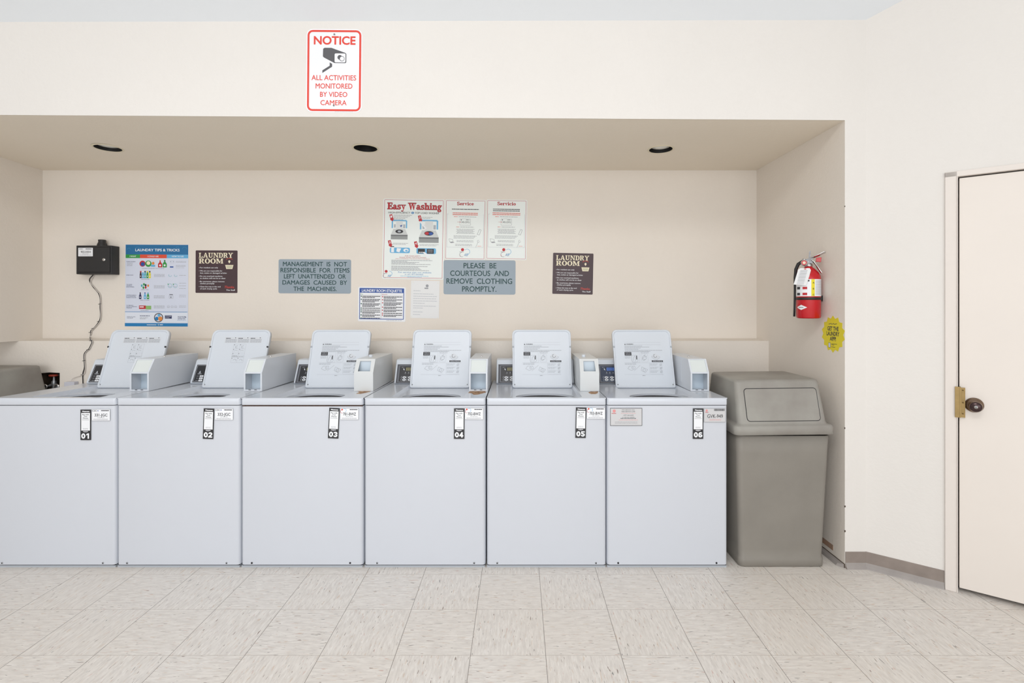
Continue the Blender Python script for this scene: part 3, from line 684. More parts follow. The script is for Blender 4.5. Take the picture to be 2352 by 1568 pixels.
b.disc(1410.5, 943.5, 3.6, mat('pale_red', (226, 150, 150), .5), 2); b.rect(1404.5, 948.3, 1415, 949.4, M_red, 2)
b.text('FOR SERVICE CALL', 1428, 1458, 939.8, 942, M_ink, 2, .01); b.text('PARA SERVICIO LLAME', 1427.5, 1458.5, 943.8, 946, M_ink, 2, .01)
b.greek(1426, 1461, 948.8, .7, mat('pale_red', (226, 150, 150), .5), 2); b.text('1-877-264-6622', 1431, 1455, 951.8, 954, M_ink, 2, .01)
b.text('or visit our website', 1429, 1457, 956.3, 958.3, M_ink, 2, .01); b.greek(1425, 1461, 960.3, 1.2, M_ink, 2); b.greek(1421, 1465, 964, .8, mat('pale_red', (226, 150, 150), .5), 2)
b.greek(1412, 1464, 968.6, .8, M_inkg, 2); b.greek(1412, 1464, 971.4, .8, M_inkg, 2)
b.place('service_label', -.0008, None, None, parent=W_[6])
def deckpt(u, v): s = (v - PV) / (H - .9135); return ((u - PU) / s, F / s - D0)
for n, pts in ((3, [(817, 896.6), (838, 895.6), (856, 895.4), (850, 899), (840, 902), (828, 904.5), (818, 904), (826, 900)]),
               (4, [(1075, 902.5), (1081, 896.4), (1100, 896), (1119, 895.8), (1114, 899), (1117, 901), (1106, 904), (1098, 906.5), (1088, 906.8), (1083, 903)]),
               (5, [(1351, 901), (1356, 899), (1374, 898.6), (1373, 902.5), (1368, 905), (1358, 905), (1354, 903)])):
    m = MB(); xc = W_[n].location.x; q = [deckpt(*p) for p in pts]
    m.prism([(x - xc, y) for x, y in q], lambda p, r, d: (p, r, dz(r) + d), -.0005, .0006, M_rust); o = m.build('rust_patch', W_[n]); o['label'] = 'brown rust patch'
m = MB(); xc = W_[3].location.x; m.box(hx(556) - xc, hx(833) - xc, .0012, .004, .8722, .8768, mat('rust_dark', (84, 56, 44), .9, var=.5, vscale=80)); m.build('rusted_seam', W_[3])['label'] = 'rusty dark seam under the top'

# ---------------------------------------------------------------- trash bins
def make_bin(loc, rotz, label, tilt=True):
    e = empty('trash_bin', loc, label, 'trash bin', 'grey swing top bins', rotz)
    # local frame: x centred, y = 0 at the front of the base
    def loop(x0, x1, y0, y1, r, z): return [(x, y, z) for x, y in rr(x0, x1, y0, y1, r, 5)]
    def loft(mb, loops, mt, cap0=False, cap1=False):
        n = len(loops[0]); mb.add([p for l in loops for p in l], [(j * n + i, j * n + (i + 1) % n, (j + 1) * n + (i + 1) % n, (j + 1) * n + i) for j in range(len(loops) - 1) for i in range(n)], mt, True)
        if cap0: mb.add(loops[0], [tuple(range(n))[::-1]], mt)
        if cap1: mb.add(loops[-1], [tuple(range(n))], mt)
    m = MB(); L = []
    for z, g in ((0, -.006), (.006, 0), (.045, .001), (.055, -.004), (.10, -.002), (.62, .016), (.716, .020)):
        L.append(loop(-.231 - g, .231 + g, -g, .43 + g, .03, z))
    loft(m, L, M_bin, True)
    inn = [loop(-.245, .245, -.014, .444, .028, .716), loop(-.225, .225, .01, .42, .028, .08)]
    loft(m, [L[-1]] + inn, M_bin, False, True); body = m.build('bin_body', e, fixn='weld')
    m = MB()
    loops = [loop(-.262, .262, -.026, .47, .03, -.0), loop(-.268, .268, -.034, .476, .03, .003), loop(-.268, .268, -.033, .476, .03, .044), loop(-.262, .262, -.028, .470, .03, .051),
             loop(-.246, .246, -.018, .455, .03, .054), loop(-.241, .241, -.012, .45, .03, .064),
             loop(-.233, .231, .040, .405, .028, .270), loop(-.230, .228, .046, .402, .026, .280), loop(-.220, .218, .058, .392, .02, .286)]
    inner = [loop(-.245, .245, -.018, .455, .028, .004)]
    loft(m, [inner[0]] + loops, M_bin, True, True); m.mats = [mat('bin_lid_plastic', (162, 160, 153), .5, var=.14, vscale=4, bump=.1, bscale=300, var2=(136, 130, 124))]
    lid = m.build('bin_lid', e, fixn='weld')
    lid.location = (0, 0, .722); lid.rotation_euler = (0, math.radians(-.7 if tilt else 0), 0)
    # swing door on the sloped front: plane from (y=-.012,z=.064) to (y=.040,z=.270)
    sl = (.040 + .012) / (.270 - .064)
    def fr(a, z, d): return (a, -.012 + (z - .064) * sl - d, z)
    m = MB(); o_ = rr(-.194, .205, .070, .243, .018, 5); i_ = rr(-.1905, .2015, .0735, .2395, .015, 5); n = len(o_)
    m.add([fr(x, z, .0006) for x, z in o_ + i_], [(i, (i + 1) % n, n + (i + 1) % n, n + i) for i in range(n)], M_dark)
    m.build('door_gap', lid, fixn=False)
    m = MB(); m.prism([(x, z) for x, z in i_], fr, .0018, .0002, mat('bin_lid_plastic', (162, 160, 153))); m.build('swing_door', lid)
    return e
make_bin((hx(1798.5, S0), .008, 0), 0, 'tall grey plastic bin with swing-door lid, right of the washers')
make_bin((-3.503, .333, -.0), 0, 'grey plastic bin top seen beyond washer 01 at the far left edge', False)

# ---------------------------------------------------------------- signs on the back wall and header
b = Board(703.5, 67, 832, 258, S0); b.panel(M_white, 14, .002)
b.frame(706, 69.5, 829.5, 255.5, 4.6, M_signred, 12)
R1 = M_signred
b.text('NOTICE', 720.5, 816.5, 83.5, 103, R1, 2, .03, 4)
b.poly([(742, 112.5), (745.5, 110.2), (761, 110.2), (793, 121.5), (795.5, 124), (795.5, 143), (793.5, 145), (768, 145), (744, 132.5), (741.6, 130)], mat('sign_charcoal', (88, 88, 92), .5), 1)
b.poly(rr(768.6, 793.6, 123, 143.4, 2.4, 3), M_white, 2); b.disc(780.5, 132, 5.4, mat('sign_charcoal', (88, 88, 92), .5), 3); b.disc(785.4, 135, 6, mat('sign_charcoal', (88, 88, 92), .5), 3); b.disc(785.6, 135, 4.8, M_white, 4)
b.poly([(757.4, 143.6), (763, 146.8), (763, 153.6), (740.6, 168.2), (740.6, 162), (757.4, 151.2)], mat('sign_charcoal', (88, 88, 92), .5), 1)
for t, u0, u1, v0, v1 in (('ALL ACTIVITIES', 716, 818.5, 173, 184.6), ('MONITORED', 725.5, 810, 192, 203.8), ('BY VIDEO', 735.7, 798.5, 211.4, 222.8), ('CAMERA', 737, 797, 230.4, 241.8)):
    b.text(t, u0, u1, v0, v1, R1, 2, .012, 3)
b.greek(770, 812, 256.4, .6, M_inkl, 2)
notice = b.place('notice_sign', 0, 'white notice sign with red border and camera picture on the header wall', 'sign', rot=.5)
for v in (79.5, 242.5):
    m = MB(); m.lathe([(.0045, -.002), (.0045, -.0035), (0, -.0045)], M_steel, (0, 0, 0), 'y', 12)
    o = m.build('screw', notice, fixn=False); o.location = (0, -.001, (b.cv - v) / S0)

for (u0, v0, u1, v1, lines, lab, nm) in (
  (640, 595.5, 806.3, 673.7, [('MANAGEMENT  IS  NOT', 650, 797, 601.3, 611.4), ('RESPONSIBLE  FOR  ITEMS', 644.5, 802.8, 615.4, 625.6), ('LEFT  UNATTENDED  OR', 652.5, 794.5, 629.6, 639.6), ('DAMAGES  CAUSED  BY', 649, 797.5, 643.8, 653.6), ('THE  MACHINES.', 674.5, 773.5, 658.2, 668)], 'blue-grey plaque beginning MANAGEMENT IS NOT RESPONSIBLE, left of the white posters', 'management_plaque'),
  (1019, 597.5, 1184, 676, [('PLEASE  BE', 1064.5, 1140, 604, 616), ('COURTEOUS  AND', 1034, 1169, 621.5, 633.6), ('REMOVE  CLOTHING', 1025.5, 1176.5, 639.5, 651.6), ('PROMPTLY.', 1061.5, 1140.5, 657.4, 669.6)], 'blue-grey plaque reading PLEASE BE COURTEOUS, under the service posters', 'courtesy_plaque')):
    b = Board(u0, v0, u1, v1, SB); b.panel(M_plate, 4, .003)
    for t, a, c, d, e_ in lines: b.text(t, a, c, d, e_, M_green, 2, .012, 4)
    b.place(nm, YB, lab, 'plaque', rot=.3)

# slab-serif capitals for the dark signs, drawn on a 10 x 10 grid
def slab(b, txt, u0, u1, v0, v1, mt, lay=2):
    W = {'L': 8, 'A': 10.5, 'U': 10, 'N': 10.5, 'D': 9, 'R': 9.5, 'Y': 10, 'O': 9, 'M': 12, 'E': 8.5, 'W': 14}
    tot = sum(W[c] for c in txt) + .4 * (len(txt) - 1); kx = (u1 - u0) / tot; ky = (v1 - v0) / 10; x = 0
    for c in txt:
        w = W[c]; X = lambda a: u0 + (x + a) * kx; Y = lambda a: v1 - a * ky
        R = lambda a, bb, c_, d: b.rect(X(a), Y(d), X(c_), Y(bb), mt, lay)
        PL = lambda *p: b.poly([(X(a), Y(q)) for a, q in p], mt, lay)
        if c == 'L': R(1, 0, 3.4, 10); R(0, 8.8, 4.6, 10); R(0, 0, 7.6, 1.3); R(6.4, 0, 7.8, 3.4)
        elif c == 'A': PL((1, 0), (2.4, 0), (5, 8), (5.4, 10), (4.4, 10)); PL((4.4, 10), (6.3, 10), (9.6, 0), (7, 0)); R(2.6, 2.8, 7.4, 4); R(0, 0, 3.6, 1.2); R(5.8, 0, 10.5, 1.2)
        elif c in 'U':
            R(1, 3, 3.4, 10); R(6.8, 3, 8.2, 10); R(0, 8.8, 4.4, 10); R(5.6, 8.8, 9.6, 10); PL((1, 3.1), (3.4, 3.1), (3.9, 1.6), (6.2, 1.4), (6.8, 3.1), (8.2, 3.1), (7.4, .8), (5, -.1), (2.4, .3))
        elif c == 'N': R(1, 0, 2.3, 10); R(8, 0, 9.3, 10); PL((.6, 10), (3.6, 10), (9.3, 0), (7.4, 0)); R(0, 0, 3.6, 1.2); R(6.6, 8.8, 10.5, 10); R(0, 8.8, 2.4, 10)
        elif c == 'D': R(1, 0, 3.4, 10); R(0, 0, 5, 1.2); R(0, 8.8, 5, 10); PL((5, 10), (7.4, 9), (8.7, 6.8), (8.7, 3.2), (7.4, 1), (5, 0), (5, 1.2), (6.1, 2.6), (6.3, 5), (6.1, 7.4), (5, 8.8))
        elif c == 'R': R(1, 0, 3.4, 10); R(0, 0, 4.4, 1.2); R(0, 8.8, 5, 10); PL((5, 10), (7.4, 9.6), (8.3, 7.4), (7.4, 5.2), (5, 4.5), (3.2, 4.5), (3.2, 5.6), (5, 5.7), (5.9, 7.2), (5, 8.8)); PL((4.4, 4.8), (6.6, 4.8), (8, 1.2), (9.5, 1.2), (9.3, 0), (6.4, 0))
        elif c == 'Y': PL((.8, 10), (3.2, 10), (6, 4.6), (4, 4.2)); PL((7.4, 10), (9, 10), (6, 4.4), (5, 5.4)); R(3.9, 0, 6.2, 5); R(2.8, 0, 7.3, 1.2); R(0, 8.8, 4.2, 10); R(6.2, 8.8, 10, 10)
        elif c == 'O':
            n = 20; o_ = [(4.5 + 4.5 * math.cos(2 * PI * i / n), 5 + 5.2 * math.sin(2 * PI * i / n)) for i in range(n)]; q = [(4.5 + 2.0 * math.cos(2 * PI * i / n), 5 + 4.0 * math.sin(2 * PI * i / n)) for i in range(n)]
            b.add([b.P(X(p), Y(r), lay + .5) for p, r in o_ + q], [(i, (i + 1) % n, n + (i + 1) % n, n + i) for i in range(n)], mt)
        elif c == 'M': R(1, 0, 2.3, 10); R(8.8, 0, 11.1, 10); PL((.8, 10), (3.6, 10), (6.6, 2.6), (5.4, .6)); PL((9.8, 10), (8.8, 10), (5.4, .6), (6.2, .6)); R(0, 0, 3.6, 1.2); R(7.8, 0, 12, 1.2); R(0, 8.8, 2.2, 10); R(9.6, 8.8, 12, 10)
        x += w + .4
def serif(b, txt, u0, u1, v0, v1, mt, lay=2, fat=0):
    """bold serif title; caps span v0..v1"""
    W = {'E': 8.4, 'a': 6.9, 's': 5.6, 'y': 7.4, ' ': 3.0, 'W': 13.2, 'h': 7.8, 'i': 4.0, 'n': 7.8, 'g': 6.8, 'S': 7.0, 'e': 6.2, 'r': 5.8, 'v': 7.2, 'c': 6.0, 'o': 6.6}
    tot = sum(W[c] for c in txt) + .5 * (len(txt) - 1); kx = (u1 - u0) / tot; ky = (v1 - v0) / 10; x = 0; f = fat
    for c in txt:
        X = lambda a: u0 + (x + a) * kx; Y = lambda a: v1 - a * ky
        R = lambda a, bb, c_, d: b.rect(X(a) - f, Y(d) - f, X(c_) + f, Y(bb) + f, mt, lay)
        def PL(*p):
            cx, cy = sum(q[0] for q in p) / len(p), sum(q[1] for q in p) / len(p)
            b.poly([(X(a) + (f if a > cx else -f), Y(q) - (f if q > cy else -f)) for a, q in p], mt, lay)
        def A(cx, cy, rx, ry, a0, a1, t=1.9, th=.9, n=18):
            o_, q = [], []
            for i in range(n + 1):
                a = math.radians(a0 + (a1 - a0) * i / n); k = th + (t - th) * abs(math.cos(a))
                o_.append((X(cx + rx * math.cos(a)) + f * math.cos(a), Y(cy + ry * math.sin(a)) - f * math.sin(a))); q.append((X(cx + (rx - k) * math.cos(a)) - f * math.cos(a), Y(cy + (ry - k) * math.sin(a)) + f * math.sin(a)))
            b.k = (b.k + 1) % 40
            b.add([b.P(u, v, lay + b.k * .012) for u, v in o_ + q], [(i, i + 1, n + 2 + i, n + 1 + i) for i in range(n)], mt)
        if c == 'E': R(1.2, 0, 3.6, 10); R(0, 0, 8, 1.0); R(0, 9.0, 7.6, 10); R(3.6, 4.6, 6, 5.6); R(5.6, 3.4, 6.4, 6.8); PL((7.2, 0), (8.2, 0), (8.2, 3.2), (7.6, 3.2)); PL((6.9, 10), (7.8, 10), (7.8, 7), (7.2, 7))
        elif c == 'W': PL((1, 10), (3.4, 10), (5.2, 0), (3.8, 0)); PL((5.2, 0), (3.9, 0), (6.3, 10), (7, 9)); PL((5.8, 10), (8.2, 10), (9.8, 0), (8.6, 0)); PL((8.8, 0), (9.8, 0), (12.2, 10), (11.2, 10)); R(0, 9.1, 4.2, 10); R(5, 9.1, 9.2, 10); R(9.8, 9.1, 13.2, 10)
        elif c == 'S': A(3.4, 7.3, 3.2, 2.9, 40, 270); A(3.4, 2.7, 3.4, 2.9, -140, 90); PL((5.6, 10), (6.3, 10), (6.3, 7), (5.6, 7.6)); PL((0, 0), (.7, 0), (.9, 2.6), (0, 3.2))
        elif c == 'a': A(2.5, 1.95, 2.5, 2.1, 0, 360); A(3.0, 4.5, 2.5, 2.4, 0, 170, 1.8); R(3.7, .6, 5.6, 4.6); PL((5, 0), (6.9, 0), (6.9, .9), (5, 1.4))
        elif c == 's': A(2.7, 4.9, 2.5, 2.0, 30, 270, 1.7); A(2.7, 2.0, 2.7, 2.1, -150, 90, 1.7); PL((4.4, 7), (5, 7), (5, 4.8), (4.4, 5.2)); PL((0, 0), (.6, 0), (.6, 2.2), (0, 2.4))
        elif c == 'y': PL((.6, 6.8), (2.9, 6.8), (4.7, 1.4), (3.6, -.2)); PL((6.6, 6.8), (5.6, 6.8), (2.6, -2.4), (3.6, -2.4)); R(0, 6.1, 3.6, 6.9); R(4.6, 6.1, 7.4, 6.9); A(1.9, -2, 1.5, 1.2, 150, 350, 1.2)
        elif c == 'v': PL((.6, 6.8), (2.9, 6.8), (4.4, 0), (3.2, 0)); PL((6.4, 6.8), (5.4, 6.8), (3.2, 0), (4.2, 0)); R(0, 6.1, 3.6, 6.9); R(4.4, 6.1, 7.2, 6.9)
        elif c in 'hn': R(.9, 0, 2.9, 10 if c == 'h' else 6.8); R(0, 0, 3.7, .9); R(0, 9.1 if c == 'h' else 6.0, 2.4, 10 if c == 'h' else 6.8); A(4.9, 4.4, 2.1, 2.5, 0, 165, 2.0); R(5.0, 0, 7.0, 4.5); R(4.2, 0, 7.8, .9)
        elif c == 'i': R(1, 0, 3, 6.8); R(0, 0, 3.9, .9); R(0, 6, 2.4, 6.8); b.disc(X(1.9), Y(9), 1.15 * kx + f, mt, lay, 1.05 * ky + f, 12)
        elif c == 'g': A(2.8, 4.6, 2.6, 2.4, 0, 360, 1.8); A(3, -1.3, 3.0, 1.9, 0, 360, 1.5, .9); PL((5, 6.8), (6.8, 6.8), (6.8, 5.6), (4.8, 5.8)); PL((1, 2.4), (2.2, 2.2), (5.4, .8), (5, -.4), (1, .8))
        elif c == 'e': A(3.1, 3.4, 3.0, 3.5, 0, 325); R(1.6, 3.2, 6.0, 4.1)
        elif c == 'c': A(3.1, 3.4, 3.0, 3.5, 40, 320); b.disc(X(4.9), Y(5.2), .95 * kx, mt, lay, .95 * ky, 10)
        elif c == 'o': A(3.3, 3.4, 3.2, 3.5, 0, 360)
        elif c == 'r': R(.9, 0, 2.9, 6.8); R(0, 0, 4, .9); R(0, 6, 2.4, 6.8); A(4.2, 4.6, 1.9, 2.3, 50, 170, 1.6); b.disc(X(5), Y(5.6), .95 * kx, mt, lay, .95 * ky, 10)
        x += W[c] + .5
def room_sign(du, dv, k, y, label, rot):
    U = lambda u: 449.5 + du + (u - 449.5) * k; V = lambda v: 575 + dv + (v - 575) * k
    b = Board(U(449.5), V(575), U(545.5), V(672.5), SB); b.panel(M_plum, 1.8, .003)
    slab(b, 'LAUNDRY', U(457), U(535.5), V(580.5), V(591.8), M_cream); slab(b, 'ROOM', U(457), U(513), V(593.6), V(605), M_cream)
    b.arc(U(527), V(604), 11 * k, PI * 1.27, PI * 1.73, .8, M_orng, 2); b.poly([(U(527), V(604.8)), (U(524.4), V(601)), (U(525), V(598.4)), (U(527), V(597.4)), (U(529), V(598.4)), (U(529.6), V(601))], M_cream, 2)
    b.poly([(U(517.5), V(608.2)), (U(536.5), V(608.2)), (U(534), V(617.5)), (U(520), V(617.5))], M_cream, 2)
    b.poly([(U(520), V(610.2)), (U(534), V(610.2)), (U(532.6), V(615.8)), (U(521.4), V(615.8))], mat('basket_weave', (206, 204, 176), .6), 3)
    for t, u1, v in (('For resident use only', 501, 616), ('We are not responsible for', 511, 623.4), ('lost, stolen or damaged articles', 521, 628.4), ('Do not overload machines,', 512, 635.6), ('as clothes will not be as clean', 518, 640.4), ('Be courteous, please remove', 516, 647.8), ('clothes promptly', 493, 652.4), ('Clean lint tray at the end', 507, 659.6), ('of each drying cycle', 499, 664.4)):
        b.text(t, U(460), U(u1), V(v - 3), V(v), M_white, 2, .014)
        if t[0] in 'FWDBC' and t[0].isupper(): b.disc(U(458), V(v - 1.4), .6, M_white, 2, n=6)
    b.text('Thanks,', U(516.5), U(539), V(656.4), V(661.6), M_signred, 2, .0, 3, .35); b.text('The Staff', U(520), U(540.5), V(664.4), V(667.6), M_white, 2, .02)
    return b.place('laundry_room_sign', y, label, 'sign', 'dark laundry room rules signs', rot)
room_sign(0, 0, 1, YB, 'dark plum LAUNDRY ROOM rules sign beside the blue poster', .2)
room_sign(820, 6.3, .965, YB, 'dark plum LAUNDRY ROOM rules sign right of the courtesy plaque, above washer 06', 1.2)

# laundry tips poster
b = Board(288, 561.5, 432.5, 749.5, SB); b.panel(M_lav, .3, .001)
b.rect(288.8, 562, 432.2, 584.5, M_tblue, 1)
for u, v, r in ((316, 572, 5), (424, 572, 5), (296, 574, 4), (408, 569, 3)): b.arc(u, v, r, PI, 2 * PI, 1.2, mat('poster_blue_light', (52, 130, 176), .4), 2)
b.text('LAUNDRY TIPS & TRICKS', 311, 412.5, 571.2, 577, M_white, 2, .02, 3)
b.rect(288.8, 584.5, 321.8, 592.8, M_pgrn, 1); b.rect(321.8, 584.5, 383, 592.8, M_orng, 1); b.rect(383, 584.5, 432.2, 592.8, M_lblue, 1)
b.text('I WANT', 298, 313, 587, 590.4, M_white, 2, .02); b.text('I COULD USE', 339, 364.5, 587, 590.4, M_white, 2, .02); b.text('HOW TO USE', 395, 422, 587, 590.4, M_white, 2, .02)
def bottle(u, v, wd, h, mt, cap, lay=2, k=.3):
    b.poly([(u - wd / 2, v), (u + wd / 2, v), (u + wd / 2, v - h * .5), (u + wd * k / 2, v - h * .75), (u + wd * k / 2, v - h), (u - wd * k / 2, v - h), (u - wd * k / 2, v - h * .75), (u - wd / 2, v - h * .5)], mt, lay)
    b.rect(u - wd * k / 2, v - h, u + wd * k / 2, v - h * .82, cap, lay + 1); b.disc(u, v - h * .28, wd * .24, M_white, lay + 1, n=10)
for r_, (v, lines) in enumerate(((600, ('CLEAN LAUNDRY',)), (631, ('MORE SCENT',)), (652.5, ('TO CLEAN', 'WHITES &', 'BRIGHTENERS')), (677, ('SOFTEN FABRICS', '& TO MAINTAIN', 'SHAPE & COLOUR')), (700.5, ('TO PREVENT', 'STATIC & REDUCE', 'WRINKLES')))):
    for k, t in enumerate(lines): b.text(t, 290.8, 290.8 + 1.62 * len(t), v + 2.8 * k, v + 1.9 + 2.8 * k, M_navy, 2, .01)
    if r_ == 0:
        for k in range(3): b.greek(292, 305, v + 4.4 + 2.8 * k, .9, M_inkg, 2, k)
for k in range(2): b.greek(404, 428, 600 + 2 * k, .6, M_inkg, 2, k); b.greek(404, 427, 609 + 2 * k, .6, M_inkg, 2, k); b.greek(404, 424, 613 + 2 * k, .6, M_inkl, 2, k)
b.disc(327.5, 605.5, 7, M_red); b.disc(328, 606.5, 4.6, M_sblue, 2); b.disc(341, 605.5, 7.4, M_pgrn, 2); b.disc(341, 604, 4.4, M_cream, 3); b.disc(352, 604.5, 3.2, M_ora2, 2); b.rect(347, 608, 356.5, 612.5, M_lblue, 2)
bottle(368, 613.8, 9.5, 16, M_red, M_orng); bottle(378.5, 613.8, 9.5, 17, M_pgrn, mat('deep_green', (20, 110, 50), .5), 3)
b.text('LAUNDRY DETERGENT PACS & LIQUID', 326.5, 377.5, 615.7, 617, M_navy, 2)
for k, (u, mt_, cp) in enumerate(((323.5, M_plum, M_red), (328.5, M_lblue, M_white), (333.6, M_teal, M_ink), (339, M_pgrn, M_yel), (344.4, M_yel, M_plum))): bottle(u, 638.8, 4.6, 16.5, mt_, cp, 2, .7)
b.text('SCENT BOOSTERS', 324.5, 343.5, 640.6, 642, M_navy, 2)
for u, v, mt_ in ((326, 656, M_teal), (331, 653, M_pgrn), (335, 655, M_green), (340.6, 656, M_ora2), (330, 660.5, M_pgrn), (335, 660, M_red)): b.disc(u, v, 2.2, mt_, 2, rv=3, n=10)
b.text('FABRIC CARE', 324.5, 341.5, 664.6, 666, M_navy, 2)
for u, mt_, cp in ((322.6, M_navy, M_ink), (333.5, M_lblue, M_sblue), (340.5, M_pgrn, M_lblue)): bottle(u, 686.8, 5.4, 15.5, mt_, cp, 2, .45)
b.text('FABRIC SOFTENERS', 322.5, 344, 688.6, 690, M_navy, 2)
b.rect(320, 701.5, 335.5, 709.5, M_red, 2); b.rect(321.5, 703.6, 331, 706, M_white, 3); b.rect(335.5, 702, 348, 710.5, mat('sage', (140, 186, 110), .5), 2); b.text('DRYER SHEETS', 324, 341.5, 712.4, 713.8, M_navy, 2)
for v in (630, 656, 679, 702):
    for k in range(3): b.greek(354, 379, v + 2.5 * k - (0 if k else 0), .8, M_inkg, 2, k)
for u, v in ((391, 631.5), (404, 631.5)): b.arc(u, v, 3.4, .2, PI - .2, .6, M_teal, 2); b.line([(u - 3.4, v - 2), (u - 2.8, v + 2)], .5, M_teal, 2)
for u, v in ((391, 656), (403, 656)): b.arc(u, v, 4.6, 0, 2 * PI, .6, M_teal, 2); b.arc(u, v, 2.6, .5, PI, .6, M_inkg, 2); b.poly([(u - 6, v - 5), (u - 3, v - 4), (u - 4.4, v - 1.6)], M_pgrn, 3)
b.frame(389, 678, 398, 685, .5, M_inkg, 1, 2); b.rect(392.6, 680.4, 394, 684, M_ink, 3); b.rect(389.5, 675.4, 397.5, 676.8, M_ink, 2)
b.frame(391, 598, 400.5, 603.6, .4, M_inkl, 1, 2); b.disc(392.6, 600.4, .7, M_navy, 2); b.disc(398.6, 600.4, .7, M_navy, 2); b.rect(390.5, 611.4, 398.5, 614.2, M_sblue, 2)
for u in (387.5, 396, 404): b.arc(u, 704, 3, .1, PI - .1, .7, M_inkg, 2, rv=2); b.rect(u - 3, 702, u + 3, 702.6, M_inkg, 2)
for v in (632, 650, 656, 662, 677.5, 681, 702, 705): b.greek(412, 428, v, .7, M_inkg, 2, int(v))
b.rect(287.5, 715.6, 431, 716.6, M_tblue2, 1); b.rect(288.5, 716.8, 431.4, 741.8, M_lav2, 1)
b.text('WHEN FILLING', 292, 311.5, 726.6, 728.6, M_navy, 2, .01); b.text('THE DRUM', 292, 306, 729.4, 731.4, M_navy, 2, .01)
b.greek(322, 345, 725.2, 1.3, M_navy, 2, 1); b.greek(322, 341, 729.4, 1, M_inkg, 2, 2); b.greek(322, 336, 732, 1, M_inkg, 2, 2)
b.disc(365, 729.2, 10.6, mat('drum_rim', (84, 80, 84), .5), 2, n=24); b.disc(365, 729.2, 8.6, M_lav, 3, n=24); b.disc(361, 731.5, 4.4, M_tblue2, 4); b.disc(369, 731.5, 5, M_ora2, 4); b.disc(366, 724, 3.4, M_lblue, 4)
b.rect(379.5, 724, 395.3, 731.4, M_navy, 2); b.text('TWO-THIRDS', 381, 394, 725.3, 727, M_white, 3); b.text('IS FULL', 381, 390, 728.3, 730, M_white, 3)
for k in range(3): b.greek(409, 427, 726.6 + 2.7 * k, 1, M_navy, 2, k)
b.greek(408, 428, 735, .6, M_tblue2, 2); b.poly([(424, 726), (427.4, 729.5), (428.6, 727.6)], M_navy, 3)
b.rect(287.6, 741.8, 431.8, 749.3, M_tblue2, 1); b.greek(338, 360, 745.8, 1.3, M_white, 2, 1, .95); b.poly([(363, 745), (365.6, 744), (364.6, 747.6)], M_cream, 2); b.greek(367.5, 375, 745.6, 1.6, M_white, 2, 1, .95)
b.place('laundry_tips_poster', YB, 'tall pale blue LAUNDRY TIPS & TRICKS poster with product pictures', 'poster', rot=.25)

# easy washing poster
b = Board(879.2, 457, 1020.4, 641, SB); b.panel(M_pgreen, 3, .0015); b.frame(882, 459.3, 1017.4, 638.4, .8, M_red, 1.2)
g_ = M_inkg
serif(b, 'Easy Washing', 889, 1013.4, 466.2, 481.2, mat('poster_dark_red', (116, 18, 32), .5), 2, .55); serif(b, 'Easy Washing', 889, 1013.4, 466.2, 481.2, M_red, 3, 0)
b.text('HIGH-EFFICIENCY', 891.5, 941.5, 486.6, 491, M_ink, 2, .01); b.disc(947, 488.8, 3.6, M_tblue2, 2, rv=2.6); b.text('he', 944.8, 949, 487, 490, M_white, 3); b.text('TOP LOAD WASHER', 952, 1008, 486.6, 491, M_ink, 2, .01)
def red_arrow(u, v, d):
    b.poly([(u - 4, v), (u + 2.5, v - 1.4), (u + 5.2, v + 8.6), (u + 7, v + 8), (u + 3.8, v + 15), (u - 2.6, v + 11), (u - 1.2, v + 10.4)], M_red, 4); b.text(d, u - 1.4, u + 2.4, v + 1.6, v + 6.8, M_white, 5, .02)
def mini_washer(u, v, k, load):
    b.line([(u - 17 * k, v + 18 * k), (u - 17 * k, v), (u + 17 * k, v), (u + 17 * k, v + 18 * k)], 3 * k, M_lblue, 1)
    b.poly([(u - 8 * k, v + 21 * k), (u + 8 * k, v + 21 * k), (u + 8 * k, v + 1 * k), (u - 8 * k, v + 1 * k)], mat('mini_lid', (222, 226, 226), .5), 2)
    b.rect(u + 9 * k, v + 9 * k, u + 14 * k, v + 18 * k, M_grey, 2); b.rect(u - 13 * k, v + 9 * k, u - 9 * k, v + 17 * k, M_grey, 2)
    b.poly([(u - 20 * k, v + 34 * k), (u + 20 * k, v + 34 * k), (u + 14 * k, v + 20 * k), (u - 14 * k, v + 20 * k)], mat('mini_top', (206, 210, 210), .5), 2)
    b.disc(u, v + 26 * k, 9.5 * k, M_ink, 3, rv=4.6 * k)
    if load: b.disc(u - 4 * k, v + 26 * k, 4.4 * k, M_red, 4, rv=3 * k); b.disc(u + 4 * k, v + 26.5 * k, 4.4 * k, M_sblue, 4, rv=3 * k)
    else: b.disc(u, v + 26 * k, 4 * k, M_grey, 4, rv=2.4 * k); b.poly([(u + 1, v + 12 * k), (u + 7, v + 10 * k), (u + 4, v + 16 * k)], M_sblue, 4)
    b.rect(u - 20 * k, v + 34 * k, u + 20 * k, v + 37 * k, mat('mini_band', (110, 112, 114), .5), 3); b.rect(u - 20 * k, v + 37 * k, u + 20 * k, v + 45 * k, mat('mini_front', (150, 154, 154), .5), 2)
mini_washer(917, 507, .96, False); mini_washer(985, 506, 1.13, True)
b.poly([(963, 509), (966, 507), (980, 524), (977, 526)], M_white, 5)
for u, v, d in ((897.5, 494, '1'), (963, 495.5, '2'), (895, 553.5, '3'), (955, 555, '4')): red_arrow(u, v, d)
for u0, u1, v, n_ in ((903, 946, 494.5, 5), (969, 993, 498.5, 2), (902, 938, 559, 2), (964, 1008, 561, 2)):
    for k in range(n_): b.greek(u0, u1 - k * 5, v + 2.6 * k, .9, g_, 2, k)
